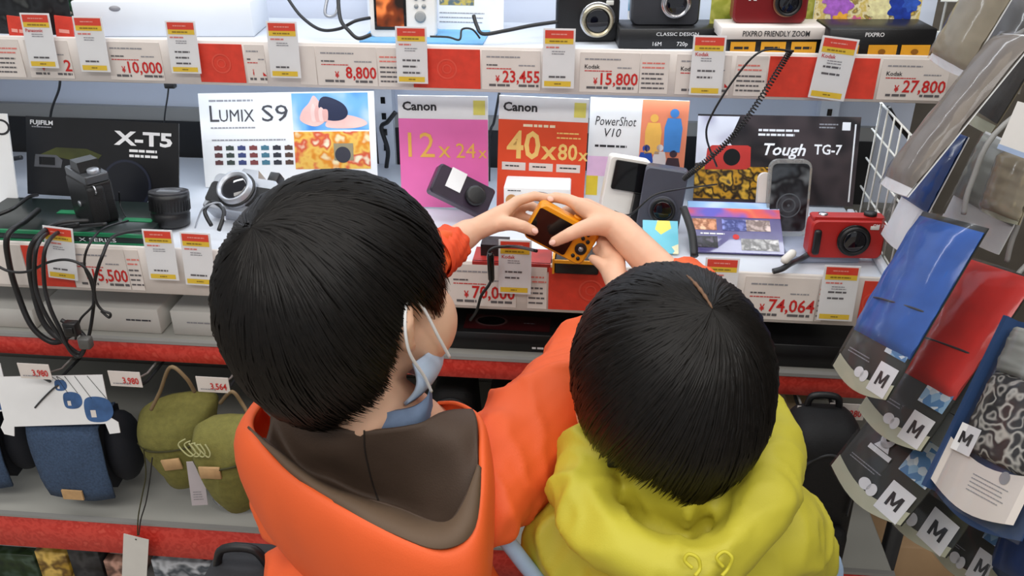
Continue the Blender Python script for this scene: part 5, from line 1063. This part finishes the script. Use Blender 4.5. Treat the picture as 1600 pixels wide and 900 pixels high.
def shoe(par, x, y, m):
    b = MB(); b.cap([(x, y-.05, .035), (x, y+.02, .035), (x, y+.10, .028)], [.034, .037, .030], 14); o = melt(b, 'shoe', m, None, .006, 3); keep(o, par)
    b = MB(); b.prism([(x-.036, y-.08), (x+.036, y-.08), (x+.036, y+.09), (x, y+.132), (x-.036, y+.09)], -.012, 0, Matrix.Rotation(R(90), 4, 'X') @ Matrix.Scale(1, 4)); s_ = keep(b.build('sole', WHITE), par)
# ================= taller boy, orange jacket
ORJ = mat('orange_jacket', (238, 98, 42), .62, var=.05, vscale=12, bump=.12, bscale=900); BRN = mat('brown_lining', (74, 57, 45), .7, var=.08, vscale=20, bump=.15, bscale=700)
DENIM = mat('grey_blue_shirt', (104, 122, 150), .8, var=.1, vscale=100); TROU = mat('charcoal_trousers', (44, 46, 50), .8, var=.1, bump=.2, bscale=400)
A = thing('person', 'child in an orange jacket with a brown lined hood, holding the yellow camera', 'person', (-.19, .62, 0))
HL = PD(524, 452, .745); ML = head_frame(HL, 25, 8, -7); SL = 1.08
neckA = [ML @ Vector((0, -.006, -.055)), ML @ Vector((.018, .004, -.100)), Vector((-.132, .665, .880))]
shA_l, shA_r = Vector((-.254, .620, .868)), Vector((-.085, .628, .880))
elA_l = PD(612, 446, .965); wrA_l = PD(732, 364, 1.085)
elA_r = PD(1080, 474, 1.03); mdA_r = shA_r.lerp(elA_r, .5)+Vector((0, .025, .008)); wrA_r = PD(966, 356, 1.10)
b = MB(); head_parts(b, ML, SL); b.cap(neckA, [.034, .037, .040], 16)
b.ell((-.185, .63, .715), (.095, .065, .13), 24, 16); b.ell((-.19, .60, .60), (.088, .065, .12), 24, 16); b.cap([shA_l, Vector((-.17, .640, .83)), shA_r], [.036, .032, .036], 14)
b.cap([shA_l, elA_l, wrA_l], [.034, .027, .0175], 14); b.cap([shA_r, mdA_r, elA_r, wrA_r], [.034, .032, .029, .0195], 14)
for sx in (-1, 1): b.cap([(-.19+sx*.045, .60, .56), (-.19+sx*.05, .61, .31), (-.19+sx*.05, .60, .07)], [.055, .042, .030], 14); b.cap([(-.19+sx*.05, .58, .035), (-.19+sx*.05, .68, .025)], [.028, .022], 12)
f_ = .0068
hand_caps(b, (740, 360, 1.085), [
    [(788, 330, 1.100, .0088), (808, 314, 1.112, .0074), (836, 306, 1.120, .0066), (858, 310, 1.120, .0058)],
    [(790, 333, 1.120, .0088), (806, 322, 1.142, .0074), (830, 321, 1.150, .0066), (846, 330, 1.150, .0058)],
    [(788, 340, 1.134, .0084), (806, 338, 1.154, .0072), (832, 344, 1.158, .0064), (846, 348, 1.156, .0056)],
    [(782, 348, 1.140, .0078), (802, 352, 1.158, .0066), (822, 360, 1.162, .0058), (836, 364, 1.158, .0052)]],
    [(776, 350, 1.092, .0105), (798, 349, 1.084, .0088), (818, 354, 1.080, .0078), (834, 361, 1.084, .0066)], .0165)
hand_caps(b, (962, 352, 1.100), [
    [(908, 322, 1.104, .0095), (888, 312, 1.116, .0078), (866, 308, 1.124, .0070), (850, 314, 1.126, .0060)],
    [(914, 322, 1.126, .0098), (896, 326, 1.148, .0078), (872, 336, 1.158, .0070), (856, 346, 1.156, .0060)],
    [(922, 330, 1.140, .0095), (902, 344, 1.160, .0076), (882, 356, 1.164, .0068), (868, 364, 1.160, .0058)],
    [(930, 342, 1.146, .0088), (914, 358, 1.162, .0070), (898, 370, 1.166, .0062), (886, 378, 1.160, .0054)]],
    [(930, 352, 1.088, .0125), (908, 358, 1.080, .0098), (886, 368, 1.078, .0084), (866, 378, 1.084, .0070)], .0185, .0115)
bodyA = melt(b, 'body', SKIN, None, .0030, 4); keep(bodyA, A)
nails([(860, 311, 1.113, 1, .3), (836, 361, 1.076, 1, .5), (863, 379, 1.075, -1, .5)], A)
eyes(ML, SL, A)
def zminA(az):
    a = abs(az)
    if a < 48: return .028
    if a < 62: return .028-(a-48)/14*.030
    if a < 70: return -.002-(a-62)/8*.022
    if a < 78: return -.024
    if a < 84: return -.024+(a-78)/6*.026
    if a < 104: return .002
    if a < 118: return .002-(a-104)/14*.068
    return -.066-.034*min(1, (a-118)/55)
hair(ML, SL, (-.10, -.72, .68), (.0775, .0935, .0865), zminA, A, 9500, 3, 1.22, .8, .006)
# jacket
b = MB(); b.cap([shA_l+Vector((.005, 0, -.01)), Vector((-.172, .630, .815)), shA_r+Vector((-.004, 0, -.008))], [.050, .040, .054], 20)
b.ell((-.185, .612, .735), (.118, .090, .120), 30, 20); b.ell((-.19, .60, .66), (.122, .098, .16), 30, 20); b.cap([(-.19, .60, .60), (-.19, .60, .50)], [.118, .116], 28)
b.cap([shA_l, elA_l, wrA_l.lerp(elA_l, .40)], [.048, .040, .0265], 18); 
cuffR = wrA_r.lerp(elA_r, .84); b.cap([shA_r, mdA_r, elA_r], [.056, .054, .046], 20); b.cap([elA_r, cuffR], [.048, .042], 18)
fA = folds(12, .012, (1, 1, .6), 2)
jk = melt(b, 'jacket', ORJ, None, .0042, 4, fA); keep(jk, A); jk.modifiers.new('s', 'SMOOTH').iterations = 3
# elastic cuff of the reaching sleeve
d_ = (elA_l-wrA_l).normalized(); u_ = d_.orthogonal().normalized(); w_ = d_.cross(u_); v = []; NR, NA_ = 15, 48
for j in range(NR):
    for i in range(NA_):
        a_ = 2*math.pi*i/NA_; ru = .0225+.006*(j/(NR-1))**.7+.0016*math.sin(j*2.2+1.5*math.sin(a_*2))+.0016*math.sin(a_*9+j*.5)*(1-j/NR)+(-.003 if j == 0 else 0)
        v.append(tuple(wrA_l.lerp(elA_l, .20)+d_*(.0034*j)+(u_*math.cos(a_)+w_*math.sin(a_))*ru))
b = MB(); b.add(v, [(j*NA_+i, j*NA_+(i+1) % NA_, (j+1)*NA_+(i+1) % NA_, (j+1)*NA_+i) for j in range(NR-1) for i in range(NA_)], None, 0, True)
keep(b.build('cuff', mat('orange_cuff', (234, 84, 42), .7, bump=.2)), jk).matrix_parent_inverse = Matrix.Identity(4)
# hood: orange outside, brown inside, lying open on the back
rim_px = [(428, 606, .655), (402, 632, .635), (388, 668, .605), (428, 722, .572), (488, 768, .545), (560, 808, .525), (640, 846, .512), (696, 862, .512), (736, 838, .525), (751, 778, .552), (754, 706, .588), (748, 652, .625), (716, 630, .655), (684, 630, .668)]
rim = [PY(u, v, y) for u, v, y in rim_px]; rim = smooth_path(rim, 7); n = len(rim)
cen = Vector((-.148, .622, .925))
def loop(fin, dz, dyout=0):
    out = []
    for i, p in enumerate(rim):
        d = cen-p; w_ = math.sin(math.pi*i/(n-1))**.5
        out.append(Vector((p.x+d.x*fin, p.y+d.y*fin-dyout*w_, p.z+dz*(.35+.65*w_)+d.z*max(0, fin)*.25)))
    return out
def strip(loops):
    v = [tuple(p) for L in loops for p in L]; f = []
    for j in range(len(loops)-1):
        for i in range(n-1): f.append((j*n+i, j*n+i+1, (j+1)*n+i+1, (j+1)*n+i))
    return v, f
def wob(L, a, s_): return [p+Vector((a*noise.noise(p*s_), a*noise.noise(p*s_+Vector((5, 2, 1))), a*noise.noise(p*s_+Vector((1, 9, 4))))) for p in L]
v, f = strip([loop(.03, -.003), rim, loop(-.05, -.008), wob(loop(-.09, -.030), .004, 30), wob(loop(-.10, -.060), .006, 25), wob(loop(-.04, -.100), .006, 25), loop(.10, -.150), loop(.30, -.20)])
b = MB(); b.add(v, f, None, 0, True); hd = keep(b.build('hood', ORJ, recalc=False), A); so = hd.modifiers.new('t', 'SOLIDIFY'); so.thickness = .003; hd.modifiers.new('s', 'SUBSURF').render_levels = 1
FR_ = [[(389, 670, .604), (455, 744, .560), (545, 801, .529), (632, 843, .512), (698, 861, .511), (743, 826, .530), (753, 735, .574)],
       [(399, 677, .602), (470, 744, .557), (550, 788, .536), (630, 822, .524), (697, 842, .520), (735, 806, .537), (750, 732, .574)],
       [(412, 687, .600), (487, 745, .561), (556, 776, .547), (628, 799, .539), (694, 819, .531), (725, 787, .544), (746, 729, .575)]]
G = [smooth_path([PY(*q)+Vector((0, 0, .0025)) for q in r], 6) for r in FR_]; K = len(G[0]); v = [tuple(p+Vector((0, 0, .003*noise.noise(p*35)))) for L in G for p in L]; f = [(j*K+k, j*K+k+1, (j+1)*K+k+1, (j+1)*K+k) for j in range(2) for k in range(K-1)]
b = MB(); b.add(v, f, None, 0, True); fb = b.build('hood_facing', mat('brown_facing', (98, 78, 60), .7, var=.06, vscale=20), None, recalc=False); fb.parent = hd; so = fb.modifiers.new('t', 'SOLIDIFY'); so.thickness = .002
ROWS = [[(430, 622, .645), (470, 642, .612), (530, 664, .592), (590, 669, .586), (650, 662, .592), (692, 644, .612), (738, 640, .63)],
        [(424, 646, .63), (470, 690, .603), (530, 712, .592), (595, 722, .590), (660, 714, .586), (712, 690, .588), (745, 666, .608)],
        [(420, 676, .612), (478, 735, .598), (545, 764, .600), (612, 784, .592), (672, 796, .572), (724, 768, .568), (747, 712, .585)],
        [(416, 690, .600), (480, 752, .570), (548, 782, .566), (618, 804, .560), (684, 828, .546), (728, 796, .552), (748, 735, .578)],
        [(412, 688, .600), (487, 745, .562), (556, 775, .548), (628, 798, .540), (694, 818, .532), (724, 786, .545), (745, 728, .575)]]
G = [smooth_path([PY(*q) for q in r], 6) for r in ROWS]; K = len(G[0]); cols_ = [smooth_path([G[j][k] for j in range(5)], 5) for k in range(K)]; J = len(cols_[0])
v = [tuple(cols_[k][j]+Vector((0, .004*noise.noise(cols_[k][j]*28), .005*noise.noise(cols_[k][j]*22)))) for j in range(J) for k in range(K)]; f = [(j*K+k, j*K+k+1, (j+1)*K+k+1, (j+1)*K+k) for j in range(J-1) for k in range(K-1)]
b = MB(); b.add(v, f, None, 0, True); ln = b.build('hood_lining', BRN, None, recalc=False); ln.parent = hd; so = ln.modifiers.new('t', 'SOLIDIFY'); so.thickness = .002; so.offset = 0
b = MB(); b.tube([Vector(v[j*K+16])+Vector((0, -.0012, .001)) for j in range(0, J-6)], .0008, 6); sm_ = b.build('lining_seam', mat('dark_brown_thread', (40, 30, 24), .8), None); sm_.parent = hd
for o in (fb, ln, sm_): o.matrix_parent_inverse = Matrix.Identity(4)
CR = [(480, 650, .612), (530, 668, .596), (590, 674, .590), (640, 668, .594), (664, 652, .604), (672, 632, .62)]
lo_ = smooth_path([PY(*q) for q in CR], 6); v = [tuple(p+Vector((0, dy, dz))) for dy, dz in ((.002, -.012), (-.001, .002), (.004, .016), (.010, .014), (.012, -.01)) for p in lo_]; K = len(lo_)
b = MB(); b.add(v, [(j*K+k, j*K+k+1, (j+1)*K+k+1, (j+1)*K+k) for j in range(4) for k in range(K-1)], None, 0, True); keep(b.build('shirt_collar', DENIM), A)
# face mask with ear loops
T = ML @ Matrix.Scale(SL, 4); v = []; f = []
for j in range(9):
    for i in range(17):
        a_ = -1.68+3.36*i/16; c_ = j/8; z = -.044-.052*c_; r = .074+.010*math.sin(math.pi*c_)-.014*c_+.010*math.exp(-(a_/.35)**2)*math.sin(math.pi*min(1, c_*1.1+.05)); pz = z-.004*abs(a_)*(1-2*c_)
        v.append(tuple(T @ Vector((math.sin(a_)*r*.92, math.cos(a_)*r*.98+.012, pz))))
for j in range(8):
    for i in range(16): f.append((j*17+i, j*17+i+1, (j+1)*17+i+1, (j+1)*17+i))
b = MB(); b.add(v, f, None, 0, True); mk = keep(b.build('face_mask', mat('pale_blue_mask', (186, 204, 228), .8, var=.03)), A); so = mk.modifiers.new('t', 'SOLIDIFY'); so.thickness = .003
for sx in (-1, 1):
    b = MB(); b.tube(smooth_path([T @ Vector(q) for q in ((sx*.078, .036, -.056), (sx*.0805, .020, -.034), (sx*.0785, .004, -.004), (sx*.0775, -.010, .006), (sx*.082, -.022, -.008), (sx*.081, -.018, -.032), (sx*.076, .004, -.060), (sx*.073, .016, -.078))], 6), .0014, 6); e_ = b.build('ear_loop', WHITE); e_.parent = mk
# trousers, shoes
b = MB(); b.ell((-.19, .60, .55), (.112, .090, .10), 24, 14)
for sx in (-1, 1): b.cap([(-.19+sx*.05, .60, .54), (-.19+sx*.055, .61, .31), (-.19+sx*.055, .60, .07)], [.068, .054, .046], 16)
keep(melt(b, 'trousers', TROU, None, .007, 4, folds(14, .006, (1, 1, .8))), A)
for sx in (-1, 1): shoe(A, -.19+sx*.055, .60, mat('navy_shoe', (40, 50, 80), .6))
# dark shoulder bag at his left hip
b = MB(); q0 = PD(366, 915, 1.02); root = thing('shoulder_bag', 'dark grey bag at the left hip of the child in orange', 'bag', q0)
b.rbox(-.035, .05, -.045, .045, -.14, .035, .02, 3); b.v = [(x+.25*z, y, z) for x, y, z in b.v]; b.build('body', TROU, root); b = MB(); b.tube(smooth_path([(-.015, 0, .03), (-.005, 0, .055), (.03, 0, .058), (.045, 0, .034)]), .005, 8); b.build('strap', CABLE, root)
# ================= smaller boy, yellow green jacket
YLJ = mat('yellow_green_jacket', (200, 190, 58), .6, var=.04, vscale=12, bump=.12, bscale=900); PBL = mat('pale_blue_knit', (168, 194, 226), .8, var=.05, vscale=60)
B = thing('person', 'child in a yellow green hooded jacket with head bowed', 'person', (.09, .63, 0))
HR = PD(1048, 582, .775); MR = head_frame(HR, -14, 26, 0); SR = 1.02
neckB = [MR @ Vector((0, -.012, -.05)), Vector((.090, .655, .895)), Vector((.093, .650, .84))]
shB_l, shB_r = Vector((.000, .635, .820)), Vector((.176, .645, .835))
elB_l, wrB_l = Vector((-.015, .74, .70)), PD(968, 452, 1.045)
elB_r, wrB_r = Vector((.225, .73, .70)), Vector((.17, .93, .80))
b = MB(); head_parts(b, MR, SR, .010); b.cap(neckB, [.034, .036, .042], 16)
b.ell((.095, .62, .74), (.09, .062, .12), 24, 16); b.ell((.095, .60, .56), (.085, .065, .11), 24, 16); b.cap([shB_l, Vector((.095, .625, .835)), shB_r], [.034, .044, .034], 14)
b.cap([shB_l, elB_l, wrB_l], [.033, .027, .017], 14); b.cap([shB_r, elB_r, wrB_r], [.033, .027, .017], 14)
for sx in (-1, 1): b.cap([(.095+sx*.045, .60, .52), (.095+sx*.05, .62, .29), (.095+sx*.05, .60, .07)], [.054, .042, .030], 14); b.cap([(.095+sx*.05, .58, .035), (.095+sx*.05, .68, .025)], [.028, .022], 12)
hand_caps(b, (962, 440, 1.055), [
    [(956, 410, 1.088, .0085), (948, 394, 1.100, .0074), (943, 382, 1.108, .0066), (938, 376, 1.114, .0058)],
    [(950, 414, 1.092, .0085), (942, 402, 1.104, .0074), (937, 394, 1.112, .0064), (931, 390, 1.118, .0056)],
    [(958, 404, 1.096, .0082), (950, 386, 1.108, .0070), (944, 374, 1.116, .0062), (936, 370, 1.120, .0054)],
    [(964, 402, 1.102, .0078), (958, 386, 1.114, .0064), (950, 376, 1.120, .0056), (944, 372, 1.122, .005)]],
    [(950, 424, 1.076, .0095), (942, 414, 1.080, .0082), (933, 408, 1.084, .0070), (926, 404, 1.086, .006)], .0155)
W2 = wrB_r
fr = [[(*(W2+Vector((-.012+.008*k, .05, .012-.002*k))), .0082), (*(W2+Vector((-.016+.009*k, .072, .004))), .0072), (*(W2+Vector((-.018+.009*k, .082, -.012))), .006)] for k in range(4)]
for ch in fr:
    P = [Vector(q[:3]) for q in ch]; b.cap([W2, W2.lerp(P[0], .6), P[0]], [.014, .011, .0095], 12); b.cap(P, [q[3] for q in ch], 12)
b.cap([W2+Vector((-.012, .015, .0)), W2+Vector((-.028, .035, -.002)), W2+Vector((-.030, .055, -.006))], [.010, .0085, .0066], 12)
bodyB = melt(b, 'body', SKIN, None, .0030, 4); keep(bodyB, B); eyes(MR, SR, B)
def zminB(az):
    a = abs(az)
    if a < 45: return .006
    if a < 72: return .006-(a-45)/27*.045
    if a < 110: return -.039-(a-72)/38*.016
    if a < 150: return -.055-(a-110)/40*.026
    return -.081-.034*min(1, (a-150)/28)
hair(MR, SR, (.12, -.80, .60), (.0795, .097, .090), zminB, B, 10000, 5, 1.2, .4, .005)
# crown where scalp shows: the bare whorl
pts = []
for t in (.0, .2, .4, .6, .8):
    d_ = (Vector((.12, -.80, .60)).normalized()*(1-t)+Vector((.02, -.38, .92))*t).normalized(); q = 1/math.sqrt((d_.x/.0795)**2+(d_.y/.097)**2+(d_.z/.090)**2); pts.append(MR @ (d_*(q+.0030)*SR))
b = MB(); b.tube(smooth_path(pts, 4), [.0004+.0009*math.sin(math.pi*i/16)+.0003*(i % 3) for i in range(17)], 6); keep(b.build('hair_parting', mat('scalp_tan', (118, 86, 62), .6, var=.2, vscale=300)), B)
# jacket, sleeves
b = MB(); b.cap([shB_l, Vector((.095, .62, .825)), shB_r], [.052, .066, .052], 20); b.ell((.09, .612, .74), (.116, .094, .15), 30, 20); b.ell((.095, .60, .60), (.128, .10, .15), 30, 20); b.cap([(.095, .60, .56), (.095, .60, .47)], [.122, .12], 26)
b.cap([shB_l, shB_l.lerp(elB_l, .45)], [.05, .046], 18); b.cap([shB_r, shB_r.lerp(elB_r, .62)], [.05, .052], 18)
# bulky hood collar folded round the neck
ring = [PY(u, v, y) for u, v, y in ((936, 698, .655), (914, 738, .63), (918, 795, .592), (966, 850, .556), (1040, 888, .535), (1112, 886, .536), (1164, 836, .568), (1190, 760, .622), (1190, 690, .67), (1176, 655, .70))]
b.cap(smooth_path(ring, 4), [.024+.007*abs(math.cos(math.pi*i/36)) for i in range(37)], 14)
ring2 = [PY(u, v, y) for u, v, y in ((968, 722, .668), (990, 775, .632), (1045, 806, .612), (1105, 804, .614), (1150, 765, .635), (1166, 712, .665))]
b.cap(smooth_path(ring2, 4), .024, 12); b.ell(tuple(PY(1068, 800, .628)), (.055, .035, .05), 20, 14); b.cap([PY(1000, 765, .622), PY(1068, 770, .604), PY(1135, 762, .622)], [.024, .030, .024], 14); b.cap([PY(1010, 730, .66), PY(1072, 745, .635), PY(1130, 730, .66)], [.020, .024, .020], 14)
fB = folds(14, .0095, (1, 1, .7), 11)
jb = melt(b, 'jacket', YLJ, None, .0040, 3, fB); keep(jb, B); jb.modifiers.new('s', 'SMOOTH').iterations = 3
for pp, r_e in (([(786, 838, .60), (802, 858, .60), (822, 884, .60), (846, 912, .60)], .0075), ([(1198, 628, .71), (1212, 650, .70), (1226, 685, .685), (1238, 720, .67)], .0022)):
    b = MB(); b.tube(smooth_path([PY(*q) for q in pp], 6), r_e, 10); keep(b.build('pale_blue_edging', PBL), jb).matrix_parent_inverse = Matrix.Identity(4)
b = MB(); b.cap([shB_l.lerp(elB_l, .3), elB_l, wrB_l.lerp(elB_l, .25)], [.044, .040, .028], 16); o = melt(b, 'sleeve', PBL, None, .005, 4, folds(18, .006)); keep(o, B)
b = MB(); b.cap([shB_r.lerp(elB_r, .3), elB_r+Vector((.02, 0, 0)), wrB_r.lerp(elB_r, .15)], [.042, .044, .028], 16); o = melt(b, 'sleeve', PBL, None, .005, 4, folds(18, .006, seed=4)); keep(o, B)
for pts, l in (([(1082, 884, .545), (1070, 872, .548), (1076, 862, .55), (1090, 868, .548), (1094, 884, .545), (1086, 896, .54)], 'a'), ([(1130, 882, .55), (1120, 868, .552), (1132, 858, .555), (1144, 868, .552), (1138, 884, .55), (1128, 896, .545)], 'b')):
    b = MB(); b.tube(smooth_path([PY(u, v+4, y-.036) for u, v, y in pts], 6), .0015, 8); keep(b.build('hood_cord', mat('yellow_cord', (206, 196, 50), .6)), jb).matrix_parent_inverse = Matrix.Identity(4)
for u, v, y in ((958, 718, .615), (1166, 716, .62)):
    b = MB(); p = PY(u, v, y); b.rbox(p.x-.005, p.x+.005, p.y-.005, p.y+.005, p.z-.006, p.z+.006, .002); keep(b.build('cord_stop', BLK), jb).matrix_parent_inverse = Matrix.Identity(4)
b = MB(); b.ell((.095, .60, .52), (.112, .090, .10), 24, 14)
for sx in (-1, 1): b.cap([(.095+sx*.05, .60, .50), (.095+sx*.055, .62, .29), (.095+sx*.055, .60, .07)], [.068, .054, .046], 16)
keep(melt(b, 'trousers', TROU, None, .007, 4, folds(14, .006, (1, 1, .8), 6)), B)
for sx in (-1, 1): shoe(B, .095+sx*.055, .60, mat('white_shoe', (200, 200, 200), .6))
# ================= yellow camera in the hands
YC = mat('amber_camera_body', (238, 156, 24), .35, var=.05); c0 = PD(877, 363, 1.118)
Rv = Vector((RT.x, RT.y, 0)).normalized(); Uv = (Vector((0, 0, 1))+UP*.35).normalized(); Nv = Rv.cross(Uv).normalized()   # Nv towards the viewer
rl = R(-29); ex = Rv*math.cos(rl)+Uv*math.sin(rl); ez = -Rv*math.sin(rl)+Uv*math.cos(rl); M = frame(c0, ex, -Nv, ez)
root = thing('compact_camera', 'yellow compact camera with a black screen held in both hands', 'camera', M); w, h, d = .084, .050, .023
b = MB(); b.prism(rr(w, h, .008, 0, -h/2), -d/2, d/2, bev=.003); b.build('body', YC, root)
b = MB(); b.prism(rr(w*.66, h*.80, .003, -w*.15, -h*.43), -d/2-.0016, -d/2+.001); s_ = b.build('screen', BLKG, root)
b = MB(); b.lathe([(.0075, 0), (.0075, .0022), (.0066, .0026)], 24, Matrix.Translation((w*.35, -d/2, -h*.08)) @ TOFRONT); cp_ = b.build('control_pad', BLK, root); b = MB(); b.lathe([(.0032, .0024), (.0032, .0034)], 16, Matrix.Translation((w*.35, -d/2, -h*.08)) @ TOFRONT); b.build('ok_button', SILV, cp_)
for x, z in ((.30, .18), (.39, .16), (.30, -.32), (.39, -.33), (.34, .32)): b = MB(); b.lathe([(.0024, 0), (.0024, .0018)], 14, Matrix.Translation((w*x, -d/2, h*z)) @ TOFRONT); b.build('button', BLK, root)
b = MB(); b.lathe([(.0055, h/2), (.0055, h/2+.003), (.004, h/2+.0035)], 18, Matrix.Translation((w*.1, 0, 0))); b.build('shutter_button', YC, root)
b = MB(); b.lathe([(.014, 0), (.014, .006), (.011, .006)], 28, Matrix.Translation((-w*.15, d/2, 0)) @ Matrix.Rotation(R(-90), 4, 'X')); l_ = b.build('lens_ring', BLK, root)
b = MB(); b.lathe([(.009, .004), (.009, .005)], 20, Matrix.Translation((-w*.15, d/2, 0)) @ Matrix.Rotation(R(-90), 4, 'X')); b.build('front_glass', GLASS, l_)

# fine print too small to read stays one joined part
PRINTNAMES = ('fine_print', 'grey_print', 'red_print', 'print', 'front_print', 'top_print', 'small_print', 'panel_print', 'red_band_print', 'yellow_band_print', 'subtitle', 'slogan', 'caption', 'heading', 'logo_print')
for o in COL.objects:
    if o.type == 'MESH' and o.parent is not None and o.name.split('.')[0] in PRINTNAMES: o['kind'] = 'stuff'
